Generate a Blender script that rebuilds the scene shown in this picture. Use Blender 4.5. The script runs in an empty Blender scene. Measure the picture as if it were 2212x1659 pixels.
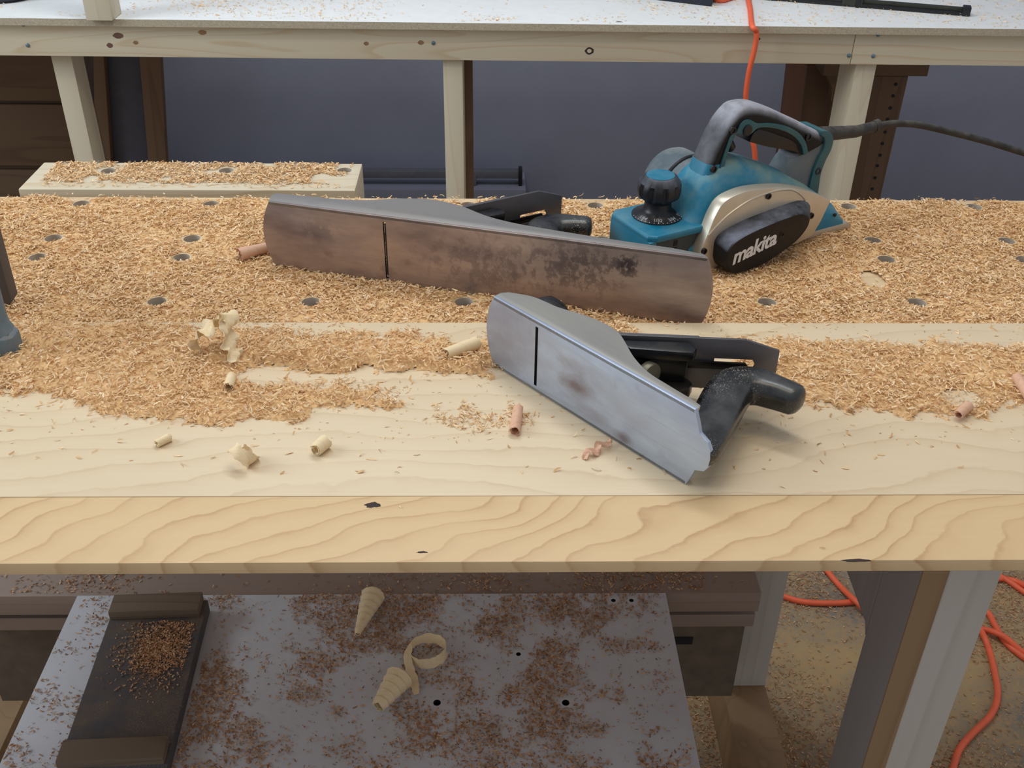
import bpy, bmesh, math, random
import numpy as np
from mathutils import Vector, Matrix

random.seed(7)
rng = np.random.default_rng(11)
SC = bpy.context.scene
COL = SC.collection
ZB = 0.86                      # bench top above the floor; everything below is written with z = 0 at the bench top
PI = math.pi

# ------------------------------------------------------------------ camera, light, exposure
IW, IH, FPX = 2212, 1659, 2244.2
PITCH, YAW, ROLL, CAMH = 0.580486, 0.026264, -0.014262, 0.53


def cam_axes():
    cp, sp, cy, sy = math.cos(PITCH), math.sin(PITCH), math.cos(YAW), math.sin(YAW)
    f = np.array([sy * cp, cy * cp, -sp]); r = np.array([cy, -sy, 0.0]); d = np.cross(f, r)
    cr, sr = math.cos(ROLL), math.sin(ROLL)
    return cr * r + sr * d, -sr * r + cr * d, f


CR, CD, CF = cam_axes()
cam_data = bpy.data.cameras.new('camera')
cam = bpy.data.objects.new('camera', cam_data); COL.objects.link(cam)
cam_data.sensor_width = 36.0
cam_data.lens = FPX / IW * 36.0
cam_data.clip_start = 0.02
cam.matrix_world = Matrix(((CR[0], -CD[0], -CF[0], 0), (CR[1], -CD[1], -CF[1], 0), (CR[2], -CD[2], -CF[2], CAMH + ZB), (0, 0, 0, 1)))
SC.camera = cam

SC.view_settings.view_transform = 'Standard'
SC.view_settings.look = 'None'
SC.view_settings.gamma = 1.0
SC.view_settings.use_curve_mapping = False
SC.view_settings.exposure = 0.0

world = bpy.data.worlds.new('room_light'); SC.world = world
world.use_nodes = True
wb = world.node_tree.nodes['Background']
wb.inputs['Color'].default_value = (0.90, 0.92, 1.0, 1)
wb.inputs['Strength'].default_value = 0.45


def area(name, loc, target, sx, sy, power, col):
    L = bpy.data.lights.new(name, 'AREA'); L.shape = 'RECTANGLE'; L.size = sx; L.size_y = sy
    L.energy = power; L.color = col
    o = bpy.data.objects.new(name, L); COL.objects.link(o)
    o.location = Vector(loc) + Vector((0, 0, ZB))
    d = Vector(target) - Vector(loc)
    o.rotation_euler = d.to_track_quat('-Z', 'Y').to_euler()
    return o


area('window_light', (-2.5, 0.90, 1.25), (0.1, 0.95, 0.0), 1.3, 1.5, 41, (0.80, 0.91, 1.0))
area('ceiling_lamp', (0.2, 0.75, 1.95), (0.2, 0.95, 0.0), 1.3, 0.25, 7, (1.0, 0.86, 0.66))
area('rear_ceiling_lamp', (-0.2, 1.75, 1.9), (0.1, 2.2, 0.0), 1.6, 0.3, 20, (0.93, 0.97, 1.0))


def ray(px, py):
    return CR * ((px - IW / 2) / FPX) + CD * ((py - IH / 2) / FPX) + CF


def at_z(px, py, z=0.0):
    d = ray(px, py); return np.array([0, 0, CAMH]) + d * ((z - CAMH) / d[2])


def at_y(px, py, y):
    d = ray(px, py); return np.array([0, 0, CAMH]) + d * (y / d[1])


# ------------------------------------------------------------------ materials
def lin(r, g, b):
    f = lambda c: (c / 255 / 12.92) if c / 255 <= 0.04045 else ((c / 255 + 0.055) / 1.055) ** 2.4
    return (f(r), f(g), f(b), 1.0)


class NT:
    def __init__(s, name, rough=0.6, metal=0.0, spec=0.5):
        s.m = bpy.data.materials.new(name); s.m.use_nodes = True
        s.t = s.m.node_tree; s.b = s.t.nodes['Principled BSDF']
        s.b.inputs['Roughness'].default_value = rough; s.b.inputs['Metallic'].default_value = metal
        s.b.inputs['Specular IOR Level'].default_value = spec

    def n(s, typ, **kw):
        nd = s.t.nodes.new(typ)
        for k, v in kw.items():
            if hasattr(nd, k): setattr(nd, k, v)
        return nd

    def l(s, a, b): s.t.links.new(a, b)

    def coords(s, scale=(1, 1, 1), loc=(0, 0, 0), rot=(0, 0, 0)):
        tc = s.n('ShaderNodeTexCoord'); mp = s.n('ShaderNodeMapping')
        mp.inputs['Scale'].default_value = scale; mp.inputs['Location'].default_value = loc; mp.inputs['Rotation'].default_value = rot
        s.l(tc.outputs['Object'], mp.inputs['Vector']); return mp.outputs['Vector']

    def noise(s, vec, scale, detail=3, rough=0.5, dist=0.0):
        nd = s.n('ShaderNodeTexNoise'); nd.inputs['Scale'].default_value = scale; nd.inputs['Detail'].default_value = detail
        nd.inputs['Roughness'].default_value = rough; nd.inputs['Distortion'].default_value = dist
        s.l(vec, nd.inputs['Vector']); return nd.outputs['Fac']

    def ramp(s, fac, stops, interp='LINEAR'):
        nd = s.n('ShaderNodeValToRGB'); cr = nd.color_ramp; cr.interpolation = interp
        while len(cr.elements) < len(stops): cr.elements.new(0.5)
        for e, (p, c) in zip(cr.elements, stops):
            e.position = p; e.color = c if len(c) == 4 else (*c, 1)
        s.l(fac, nd.inputs['Fac']); return nd.outputs['Color']

    def math(s, op, a, b=None, c=None):
        nd = s.n('ShaderNodeMath'); nd.operation = op
        for i, v in enumerate((a, b, c)):
            if v is None: continue
            if isinstance(v, (int, float)): nd.inputs[i].default_value = v
            else: s.l(v, nd.inputs[i])
        return nd.outputs[0]

    def mix(s, fac, a, b, mode='MIX'):
        nd = s.n('ShaderNodeMix'); nd.data_type = 'RGBA'; nd.blend_type = mode
        for sock, v in ((nd.inputs['Factor'], fac), (nd.inputs[6], a), (nd.inputs[7], b)):
            if isinstance(v, (int, float)): sock.default_value = v
            elif isinstance(v, tuple): sock.default_value = v if len(v) == 4 else (*v, 1)
            else: s.l(v, sock)
        return nd.outputs[2]

    def color(s, c):
        if isinstance(c, tuple): s.b.inputs['Base Color'].default_value = c
        else: s.l(c, s.b.inputs['Base Color'])

    def bump(s, h, strength=0.2, dist=0.001):
        nd = s.n('ShaderNodeBump'); nd.inputs['Strength'].default_value = strength; nd.inputs['Distance'].default_value = dist
        s.l(h, nd.inputs['Height']); s.l(nd.outputs['Normal'], s.b.inputs['Normal'])

    def roughness(s, v): s.l(v, s.b.inputs['Roughness'])


BW = (0, 0, 0, 1); WH = (1, 1, 1, 1)


def wood(name, base, dark, axis='x', lines=7.0, cross=9.0, along=1.6, slant=0.0, amt=0.6, rough=0.55, blot=None, spec=0.4, seed=0.0, fine=0.25):
    """Growth rings: level lines of a noise field stretched along the board."""
    t = NT(name, rough, 0, spec)
    sc = {'x': (along, cross, cross), 'y': (cross, along, cross), 'z': (cross, cross, along)}[axis]
    rot = (0, 0, slant) if axis != 'z' else (0, slant, 0)
    v = t.coords(sc, (seed, seed * 1.7, seed * .6), rot)
    f = t.noise(v, 1.0, 1.5, 0.4, 0.3)
    v2 = t.coords(tuple(c * 3 for c in sc), (seed, 0, 0), rot)
    f = t.math('ADD', f, t.math('MULTIPLY', t.noise(v2, 1.0, 2, 0.5), 0.035))
    g = t.math('FRACT', t.math('MULTIPLY', f, lines * 4))
    mask = t.ramp(g, [(0.0, BW), (0.70, (.22, .22, .22)), (0.93, WH), (1.0, BW)])
    vf = t.coords(tuple((4 if c == along else 90) for c in sc) if along != cross else (60, 60, 60))
    ff = t.noise(vf, 2.0, 3, 0.6)
    col = t.mix(t.math('MULTIPLY', mask, amt), base, dark)
    col = t.mix(t.math('MULTIPLY', t.ramp(ff, [(0.35, BW), (0.7, WH)]), fine), col, tuple(c * 0.86 for c in base[:3]) + (1,))
    if blot:
        bl = t.noise(t.coords((2, 5, 5)), 1.6, 3, 0.6)
        col = t.mix(t.math('MULTIPLY', t.ramp(bl, [(0.45, BW), (0.72, WH)]), 0.5), col, blot)
    t.color(col); t.bump(ff, 0.06, 0.0006)
    return t.m


def wood_slant(name, base, dark, slope, freq, warp, amt, rough=0.5, wscale=(5, 8, 5), seed=0.0):
    """Growth rings that cross the board at a slant, bent by slow noise."""
    t = NT(name, rough, 0, 0.4)
    tc = t.n('ShaderNodeTexCoord'); sep = t.n('ShaderNodeSeparateXYZ'); t.l(tc.outputs['Object'], sep.inputs[0])
    f = t.math('MULTIPLY', t.math('SUBTRACT', sep.outputs['Y'], t.math('MULTIPLY', sep.outputs['X'], slope)), freq)
    f = t.math('ADD', f, t.math('MULTIPLY', t.noise(t.coords(wscale, (seed, seed, 0)), 1.0, 2, 0.5), warp))
    f = t.math('ADD', f, t.math('MULTIPLY', t.noise(t.coords((70, 70, 70)), 1.0, 2, 0.5), 0.30))
    g = t.math('FRACT', f)
    mask = t.ramp(g, [(0.0, BW), (0.45, (.06, .06, .06)), (0.80, (.40, .40, .40)), (0.93, WH), (0.985, BW)])
    var = t.ramp(t.noise(t.coords((9, 9, 9)), 1.0, 2, .5), [(0.3, (.35, .35, .35)), (0.7, WH)])
    ff = t.noise(t.coords((25, 260, 200)), 1.0, 3, 0.6)
    col = t.mix(t.math('MULTIPLY', t.math('MULTIPLY', mask, var), amt), base, dark)
    col = t.mix(t.math('MULTIPLY', t.ramp(ff, [(0.35, BW), (0.7, WH)]), .3), col, tuple(c * 0.90 for c in base[:3]) + (1,))
    t.color(col); t.bump(ff, 0.04, 0.0004)
    return t.m


def plain(name, col, rough=0.6, metal=0.0, var=0.12, scale=40, spec=0.5, bump=0.0):
    t = NT(name, rough, metal, spec)
    f = t.noise(t.coords(), scale, 4, 0.6)
    t.color(t.mix(t.ramp(f, [(0.3, BW), (0.7, WH)]), tuple(c * (1 - var) for c in col[:3]) + (1,), tuple(min(1, c * (1 + var)) for c in col[:3]) + (1,)))
    if bump: t.bump(f, bump, 0.001)
    return t.m


def dusty(name, col, dust, amount=0.6, rough=0.5, scale=25, lo=0.35, hi=0.75, up=0.5, speck=0.0, spec=0.5, metal=0.0):
    """A surface with settled dust: more on what faces up, broken up by noise."""
    t = NT(name, rough, metal, spec)
    geo = t.n('ShaderNodeNewGeometry'); sep = t.n('ShaderNodeSeparateXYZ'); t.l(geo.outputs['Normal'], sep.inputs[0])
    upf = t.ramp(sep.outputs['Z'], [(0.1, BW), (0.9, WH)])
    f = t.ramp(t.noise(t.coords(), scale, 5, 0.65), [(lo, BW), (hi, WH)])
    fac = t.math('MULTIPLY', t.math('ADD', t.math('MULTIPLY', f, 1 - up), t.math('MULTIPLY', t.math('MULTIPLY', upf, f), up * 1.6)), amount)
    c = t.mix(fac, col, dust)
    if speck:
        s = t.ramp(t.noise(t.coords(), 900, 2, 0.5), [(0.60, BW), (0.68, WH)])
        s = t.math('MULTIPLY', s, t.math('MULTIPLY', t.ramp(t.noise(t.coords(), 22, 2, .5), [(0.4, BW), (0.65, WH)]), speck))
        c = t.mix(s, c, lin(190, 180, 165))
    t.color(c); t.roughness(t.math('ADD', t.math('MULTIPLY', fac, 0.4), rough))
    return t.m


def steel(name, c1, c2, blotch, rough=0.38, stain=0.6, seed=0.0, rust=0.0, metal=0.78, smudges_and_sheen=()):
    t = NT(name, rough, metal, 0.5)
    v = t.coords((3, 9, 3), (seed, 0, 0)); f = t.ramp(t.noise(v, 3.0, 4, 0.6), [(0.40, BW), (0.72, WH)])
    col = t.mix(t.math('MULTIPLY', f, stain), c1, c2)
    br = t.noise(t.coords((6, 700, 700)), 1.0, 2, 0.6)
    col = t.mix(t.math('MULTIPLY', t.ramp(br, [(0.35, BW), (0.75, WH)]), 0.14), col, tuple(c * .5 for c in c1[:3]) + (1,))
    b = t.ramp(t.noise(t.coords((1, 1, 1), (seed * 3 + 1, 2, 0)), 26, 4, 0.65), [(0.60, BW), (0.70, WH)])
    col = t.mix(t.math('MULTIPLY', b, blotch), col, tuple(c * .35 for c in c2[:3]) + (1,))
    if rust:
        for (cx_, cy_, rx, ry, th, k) in ((.345, -.010, .075, .045, .50, .55), (.395, -.020, .022, .020, .48, .9), (.25, .0, .12, .05, .52, .35), (.06, -.012, .03, .02, .45, .35)):
            mp = t.coords((1 / rx, 1 / ry, 0.0), (-cx_ / rx, -cy_ / ry, 0)); ln = t.n('ShaderNodeVectorMath'); ln.operation = 'LENGTH'; t.l(mp, ln.inputs[0])
            near = t.ramp(ln.outputs['Value'], [(0.25, WH), (1.0, BW)])
            spk = t.ramp(t.math('ADD', t.noise(t.coords((60, 45, 45)), 1.6, 5, 0.7), t.math('MULTIPLY', near, .12)), [(th + .05, BW), (th + .13, WH)])
            col = t.mix(t.math('MULTIPLY', t.math('MULTIPLY', near, spk), k), col, lin(74, 66, 74))
    for (cx_, cy_, rx, ry, k) in smudges_and_sheen:
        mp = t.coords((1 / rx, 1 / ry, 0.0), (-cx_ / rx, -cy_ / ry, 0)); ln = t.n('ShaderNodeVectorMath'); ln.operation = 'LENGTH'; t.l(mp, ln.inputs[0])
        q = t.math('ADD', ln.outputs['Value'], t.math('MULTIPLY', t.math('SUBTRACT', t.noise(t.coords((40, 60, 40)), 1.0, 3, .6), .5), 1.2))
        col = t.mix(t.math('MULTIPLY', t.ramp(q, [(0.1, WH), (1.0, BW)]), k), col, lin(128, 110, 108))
    if smudges_and_sheen:
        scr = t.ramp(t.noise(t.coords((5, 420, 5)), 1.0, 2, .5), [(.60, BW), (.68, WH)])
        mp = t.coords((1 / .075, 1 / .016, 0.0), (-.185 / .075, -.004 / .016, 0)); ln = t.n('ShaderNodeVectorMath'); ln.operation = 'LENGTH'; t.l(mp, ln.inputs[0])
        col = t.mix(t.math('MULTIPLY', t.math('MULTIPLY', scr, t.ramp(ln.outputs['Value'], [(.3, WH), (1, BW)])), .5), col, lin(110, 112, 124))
    t.color(col)
    t.roughness(t.math('ADD', t.math('MULTIPLY', f, 0.12), rough))
    t.bump(br, 0.04, 0.0004)
    return t.m


def chip_mat(name, stops, rough=0.75):
    t = NT(name, rough, 0, 0.25)
    g = t.n('ShaderNodeNewGeometry')
    c = t.ramp(g.outputs['Random Per Island'], stops)
    big = t.ramp(t.noise(t.coords(), 9, 3, 0.6), [(0.35, BW), (0.7, WH)])
    c = t.mix(t.math('MULTIPLY', big, 0.35), c, (1.0, 0.88, 0.76, 1), 'MULTIPLY')
    t.color(c)
    return t.m


M = {}
M['cherry'] = wood_slant('pale_front_plank', lin(222, 192, 146), lin(160, 108, 62), .62, 38.0, 5.6, 0.66, wscale=(4.5, 8, 5), seed=2.3)
M['cherry2'] = wood_slant('pale_wide_plank', lin(226, 206, 172), lin(184, 150, 108), .08, 34.0, 6.5, 0.42, 0.42, wscale=(3.0, 6, 5), seed=5.1)
M['bench'] = wood('bench_maple', lin(222, 196, 156), lin(180, 140, 96), lines=2.0, cross=9, along=0.7, amt=0.4)
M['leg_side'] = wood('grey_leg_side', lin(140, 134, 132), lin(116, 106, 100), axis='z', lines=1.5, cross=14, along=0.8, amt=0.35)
M['bench_leg'] = wood('bench_leg_wood', lin(190, 184, 174), lin(160, 146, 128), axis='z', lines=1.5, cross=14, along=0.8, amt=0.35)
M['bench_leg_brown'] = wood('brown_leg_wood', lin(150, 122, 90), lin(110, 84, 56), axis='z', lines=1.5, cross=14, along=0.8, amt=0.4)
M['bore'] = plain('shaded_bore', lin(196, 184, 168), 0.8, var=0.1, scale=90)  # hole walls darker and greyer than the wood on top: shade put into the colour
M['pine'] = wood('pine_lumber', lin(212, 200, 174), lin(190, 160, 116), lines=2.2, cross=14, along=1.5, amt=0.5, seed=1.0)
M['pine_z'] = wood('pine_post', lin(206, 196, 172), lin(184, 160, 124), axis='z', lines=1.6, cross=16, along=1.0, amt=0.35)
M['pine_block'] = wood('pine_block', lin(214, 204, 180), lin(186, 160, 120), axis='z', lines=1.6, cross=16, along=1.2, amt=0.3)
M['brown_board'] = wood('dark_brown_board', lin(112, 88, 68), lin(80, 60, 44), axis='z', lines=1.5, cross=10, along=0.9, amt=0.5, rough=0.7)
M['red_board'] = wood('red_brown_board', lin(122, 90, 76), lin(88, 62, 52), axis='z', lines=1.5, cross=12, along=0.9, amt=0.5, rough=0.7)
M['drawer'] = wood('drawer_brown', lin(104, 82, 62), lin(72, 54, 40), lines=1.5, cross=10, along=0.9, amt=0.5, rough=0.7)
M['slate'] = plain('dark_slate_panel', lin(76, 76, 88), 0.7)
M['wall'] = plain('blue_grey_wall', lin(132, 136, 152), 0.85, var=0.05, scale=6)
M['dark'] = plain('black_recess', (0.01, 0.01, 0.012, 1), 0.8)
M['stretcher'] = wood('stretcher_wood', lin(150, 132, 120), lin(116, 92, 76), lines=1.4, cross=14, along=0.7, amt=0.35, rough=0.65)
M['panel_dark'] = plain('dark_drawer_front', lin(104, 92, 78), 0.7, var=0.2)
M['hookdark'] = dusty('grimy_board', lin(72, 70, 74), lin(112, 94, 76), 0.7, 0.8, scale=30, speck=0.5)
M['hookwood'] = wood('grimy_batten', lin(116, 100, 82), lin(80, 66, 52), lines=2, cross=16, along=1.5, amt=0.5, rough=0.75)
M['black'] = dusty('black_japanning', lin(14, 15, 16), lin(86, 78, 66), 0.35, 0.3, scale=30, up=0.8, lo=.45, hi=.9)
M['black_tote'] = dusty('glossy_black_handle', lin(14, 16, 16), lin(110, 112, 110), 0.40, 0.24, scale=26, up=0.5, lo=.38, hi=.8, speck=0.8, spec=0.7)
M['black_knob'] = dusty('glossy_black_knob', lin(10, 12, 12), lin(70, 68, 60), 0.2, 0.2, scale=26, up=0.6, speck=0.3, spec=0.7)
M['iron'] = steel('blade_steel', lin(120, 118, 122), lin(96, 90, 84), 0.2, 0.42, 0.6)
M['wheel'] = plain('dull_adjuster', lin(132, 128, 112), 0.5, 0.5)
M['sole_j'] = steel('worn_brown_sole', lin(182, 166, 159), lin(116, 101, 102), 0.30, 0.42, 0.75, seed=0.4, rust=1.0)
M['cheek_j'] = steel('worn_cheek', lin(180, 176, 170), lin(140, 134, 126), 0.12, 0.42, 0.5, seed=2.4)
M['sole_s'] = steel('bright_sole', lin(186, 202, 224), lin(160, 160, 170), 0.14, 0.40, 0.6, seed=1.4, metal=0.62, smudges_and_sheen=((.114, .006, .030, .012, .8), (.105, -.012, .020, .010, .4), (.170, .029, .013, .008, .7), (.137, .024, .024, .010, .4), (.035, -.006, .075, .06, .42)))  # last, broad patch at the toe is a painted brown reflection; the others are smudges
M['cheek_s'] = steel('bright_cheek', lin(190, 188, 180), lin(160, 154, 140), 0.06, 0.42, 0.4, seed=3.4)
M['rust'] = plain('dark_stain', lin(52, 44, 50), 0.7, 0.2, var=0.3)
M['smudge'] = plain('brown_smudge', lin(120, 104, 100), 0.6, 0.4)
TEAL = lin(0, 118, 152)
M['teal'] = dusty('dusty_teal_plastic', TEAL, lin(158, 172, 142), 0.62, 0.42, scale=22, lo=.35, hi=.75, up=0.7)
M['teal_clean'] = dusty('teal_plastic', lin(0, 112, 142), lin(140, 164, 160), 0.28, 0.4, scale=26)
M['teal_dark'] = dusty('dark_teal_plastic', lin(0, 84, 96), lin(150, 150, 120), 0.25, 0.45, scale=26, up=0.3)
M['grip'] = dusty('dusty_black_rubber', lin(15, 15, 16), lin(158, 160, 168), 0.9, 0.5, scale=16, lo=.18, hi=.62, up=0.99, spec=.25)
M['greyteal'] = dusty('dusty_grey_housing', lin(78, 92, 100), lin(160, 164, 160), 0.6, 0.55, scale=16, up=0.5)
M['darkgrey'] = dusty('dusty_dark_bracket', lin(52, 62, 66), lin(120, 112, 92), 0.5, 0.6, scale=22)
M['alu'] = plain('cast_silver_panel', lin(206, 198, 180), 0.36, 0.55, var=0.04, scale=60)
M['aluplate'] = plain('cast_base_plate', lin(196, 188, 170), 0.45, 0.5, var=0.06, scale=60)
M['cover'] = dusty('dusty_black_cover', lin(17, 17, 19), lin(120, 124, 136), 0.75, 0.45, scale=22, lo=.3, hi=.7, up=0.97, spec=.3)
M['blackplastic'] = plain('black_plastic', lin(20, 21, 26), 0.38, var=0.2, scale=80)
M['blackknob'] = dusty('black_rubber_knob', lin(22, 23, 28), lin(120, 126, 140), 0.45, 0.45, scale=30, up=0.8)
M['white_print'] = plain('white_print', lin(225, 225, 225), 0.6, var=0.02)
M['screw'] = plain('zinc_screw', lin(120, 150, 165), 0.3, 0.8)
M['cord_black'] = dusty('dusty_black_cord', lin(34, 35, 36), lin(120, 112, 98), 0.5, 0.6, scale=60)
M['orange'] = plain('orange_cord', lin(236, 104, 66), 0.5, var=0.08)
M['melamine'] = plain('white_melamine', lin(232, 234, 232), 0.35, var=0.03)
M['particle'] = plain('particleboard_edge', lin(176, 164, 142), 0.85, var=0.2, scale=260)
M['whiteboard'] = plain('dusty_white_melamine', lin(196, 196, 200), 0.5, var=0.06, scale=14)
M['navy'] = plain('dark_blue_case', lin(28, 32, 48), 0.5)
M['clampsteel'] = plain('dark_clamp_steel', lin(62, 64, 56), 0.5, 0.5, var=0.2)
M['barsteel'] = plain('grey_bar_steel', lin(104, 106, 114), 0.6, 0.2)
M['bluegrey'] = dusty('blue_grey_cast_metal', lin(96, 122, 138), lin(190, 170, 140), 0.5, 0.5, scale=30, up=0.8)
M['greyweb'] = dusty('grey_cast_web', lin(84, 80, 80), lin(130, 116, 104), 0.4, 0.6, scale=30)
M['knot'] = plain('pine_knot', lin(140, 108, 76), 0.7, var=0.3)
M['bark'] = plain('dark_knot', lin(52, 36, 32), 0.7, var=0.3)
M['shaving'] = wood('pale_shaving', lin(240, 218, 176), lin(214, 180, 130), lines=2, cross=60, along=20, amt=0.35, rough=0.6)
M['shaving_pink'] = wood('pinkish_shaving', lin(222, 178, 148), lin(180, 122, 96), lines=2, cross=60, along=20, amt=0.4, rough=0.6)
M['chip'] = chip_mat('wood_chips', [(0.0, lin(206, 164, 112)), (0.25, lin(224, 186, 136)), (0.55, lin(234, 202, 156)), (0.85, lin(238, 210, 168)), (1.0, lin(244, 222, 190))])
M['chipbase'] = plain('fine_sawdust', lin(226, 188, 136), 0.9, var=0.2, scale=420, spec=0.2, bump=0.4)
M['chip_dark'] = chip_mat('brown_sawdust', [(0.0, lin(146, 104, 72)), (0.5, lin(186, 142, 104)), (1.0, lin(216, 180, 142))])  # darker, browner flakes than the bench chips
t = NT('dusty_concrete', 0.9, 0, 0.2)
fl = t.ramp(t.noise(t.coords(), 5, 4, 0.6), [(0.35, lin(128, 122, 112)), (0.65, lin(176, 152, 112))])
fl = t.mix(t.math('MULTIPLY', t.ramp(t.noise(t.coords(), 140, 3, 0.7), [(0.45, BW), (0.6, WH)]), 0.5), fl, lin(186, 146, 96))
t.color(fl); M['floor'] = t.m


# ------------------------------------------------------------------ mesh helpers
class MB:
    def __init__(s): s.v = []; s.f = []; s.mi = []; s.cur = 0

    def add(s, vs, fs):
        o = len(s.v); s.v += [tuple(map(float, p)) for p in vs]
        for f in fs: s.f.append(tuple(i + o for i in f)); s.mi.append(s.cur)
        return s

    def box(s, x0, x1, y0, y1, z0, z1):
        vs = [(x, y, z) for x in (x0, x1) for y in (y0, y1) for z in (z0, z1)]
        return s.add(vs, [(0, 1, 3, 2), (4, 6, 7, 5), (0, 4, 5, 1), (2, 3, 7, 6), (0, 2, 6, 4), (1, 5, 7, 3)])

    def prism(s, poly, a0, a1, put=lambda u, w, a: (u, a, w)):
        n = len(poly); vs = [put(u, w, a0) for u, w in poly] + [put(u, w, a1) for u, w in poly]
        return s.add(vs, [tuple(range(n))[::-1], tuple(range(n, 2 * n))] + [(i, (i + 1) % n, n + (i + 1) % n, n + i) for i in range(n)])

    def loft(s, rings, cap=True, closed=True):
        n = len(rings[0]); vs = [p for r in rings for p in r]; fs = []
        for k in range(len(rings) - 1):
            for i in range(n if closed else n - 1):
                j = (i + 1) % n; fs.append((k * n + i, k * n + j, (k + 1) * n + j, (k + 1) * n + i))
        if cap: fs += [tuple(range(n))[::-1], tuple(range((len(rings) - 1) * n, len(rings) * n))]
        return s.add(vs, fs)

    def tube(s, pts, r, n=10, cap=True):
        pts = [Vector(p) for p in pts]; rs = r if hasattr(r, '__len__') else [r] * len(pts)
        rings = []; up = None
        for i, p in enumerate(pts):
            d = (pts[min(i + 1, len(pts) - 1)] - pts[max(i - 1, 0)]).normalized()
            if up is None: up = d.orthogonal().normalized()
            up = (up - d * up.dot(d)).normalized(); b = d.cross(up)
            rings.append([p + (up * math.cos(2 * PI * k / n) + b * math.sin(2 * PI * k / n)) * rs[i] for k in range(n)])
        return s.loft(rings, cap)

    def lathe(s, prof, c=(0, 0, 0), n=32, flute=None, axis='z'):
        rings = []
        for r, z in prof:
            ring = []
            for k in range(n):
                a = 2 * PI * k / n; rr = r * (1 - (flute(a, z) if flute else 0))
                p = (rr * math.cos(a), rr * math.sin(a), z)
                if axis == 'x': p = (p[2], p[0], p[1])
                if axis == 'y': p = (p[0], p[2], p[1])
                ring.append((p[0] + c[0], p[1] + c[1], p[2] + c[2]))
            rings.append(ring)
        return s.loft(rings)

    def sweep(s, spine, ra, rb, side=(0, 1, 0), n=16, p=2.4):
        """superellipse sections along a spine; ra in the plane, rb along 'side'"""
        sp = [Vector(q) for q in spine]; sd = Vector(side); rings = []
        for i, q in enumerate(sp):
            d = (sp[min(i + 1, len(sp) - 1)] - sp[max(i - 1, 0)]).normalized(); nn = d.cross(sd).normalized()
            ring = []
            for k in range(n):
                a = 2 * PI * k / n; c, w = math.cos(a), math.sin(a)
                ring.append(q + nn * (ra[i] * math.copysign(abs(c) ** (2 / p), c)) + sd * (rb[i] * math.copysign(abs(w) ** (2 / p), w)))
            rings.append(ring)
        return s.loft(rings)


def mesh_from(name, mb, mats, smooth=None, bevel=0.0, off=(0, 0, 0)):
    me = bpy.data.meshes.new(name)
    me.from_pydata([(x - off[0], y - off[1], z - off[2]) for x, y, z in mb.v], [], mb.f)
    mats = mats if isinstance(mats, (list, tuple)) else [mats]
    for m in mats: me.materials.append(m)
    if len(mats) > 1: me.polygons.foreach_set('material_index', mb.mi)
    bm = bmesh.new(); bm.from_mesh(me)
    bmesh.ops.recalc_face_normals(bm, faces=bm.faces)
    if bevel:
        es = [e for e in bm.edges if len(e.link_faces) == 2 and e.calc_face_angle(0) > 0.6]
        bmesh.ops.bevel(bm, geom=es, offset=bevel, segments=2, profile=0.6, affect='EDGES', clamp_overlap=True)
    bm.to_mesh(me); bm.free()
    if smooth is not None:
        me.polygons.foreach_set('use_smooth', [True] * len(me.polygons))
        me.set_sharp_from_angle(angle=math.radians(smooth))
    return me


def obj(name, mb, mat, parent=None, bevel=0.0, smooth=35, loc=None, world=True, label=None):
    """One mesh object. Vertices are given in scene coordinates when world is True, else in the parent's own."""
    off = (0, 0, 0)
    if parent is not None and world: off = tuple(root_loc(parent))
    if parent is None and loc is not None: off = loc
    if parent is not None and loc is not None and world: off = loc
    o = bpy.data.objects.new(name, mesh_from(name, mb, mat, smooth, bevel, off))
    COL.objects.link(o)
    if parent is not None:
        o.parent = parent
        if world and loc is not None: o.location = Vector(loc) - Vector(root_loc(parent))
    elif loc is not None: o.location = loc
    if label: o['label'] = label
    return o


def root_loc(o):
    v = Vector(o.location); p = o.parent
    while p is not None: v += Vector(p.location); p = p.parent
    return v


def tag(o, label, cat, group=None):
    o['label'] = label; o['category'] = cat
    if group: o['group'] = group
    return o


def thing(name, label, cat, loc=(0, 0, 0), group=None, matrix=None):
    o = bpy.data.objects.new(name, None); COL.objects.link(o); o.empty_display_size = 0.05
    if matrix is not None: o.matrix_basis = matrix
    else: o.location = loc
    return tag(o, label, cat, group)


def structure(o): o['kind'] = 'structure'; return o


def bool_cut(o, cutter_mb, mat='dark'):
    c = bpy.data.objects.new('cutter', mesh_from('cutter', cutter_mb, M[mat])); COL.objects.link(c)
    c.matrix_world = o.matrix_world.copy()
    if o.parent is not None: c.parent = o.parent
    c.location = o.location
    md = o.modifiers.new('cut', 'BOOLEAN'); md.operation = 'DIFFERENCE'; md.solver = 'EXACT'; md.object = c; md.material_mode = 'TRANSFER'
    bpy.context.view_layer.update()
    dg = bpy.context.evaluated_depsgraph_get()
    me = bpy.data.meshes.new_from_object(o.evaluated_get(dg))
    o.modifiers.clear(); o.data = me
    me.set_sharp_from_angle(angle=math.radians(35))
    bpy.data.objects.remove(c)


def text_mb(body, size, shear=0.0, bold=0.0, spacing=1.0, res=3):
    cu = bpy.data.curves.new('t', 'FONT'); cu.body = body; cu.size = size; cu.shear = shear; cu.offset = bold; cu.space_character = spacing
    cu.extrude = 0.00012; cu.resolution_u = res; cu.align_x = 'LEFT'
    o = bpy.data.objects.new('t', cu); COL.objects.link(o)
    bpy.context.view_layer.update()
    me = bpy.data.meshes.new_from_object(o.evaluated_get(bpy.context.evaluated_depsgraph_get()))
    vs = [tuple(v.co) for v in me.vertices]; fs = [tuple(p.vertices) for p in me.polygons]
    bpy.data.objects.remove(o); bpy.data.curves.remove(cu); bpy.data.meshes.remove(me)
    return vs, fs


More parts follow.
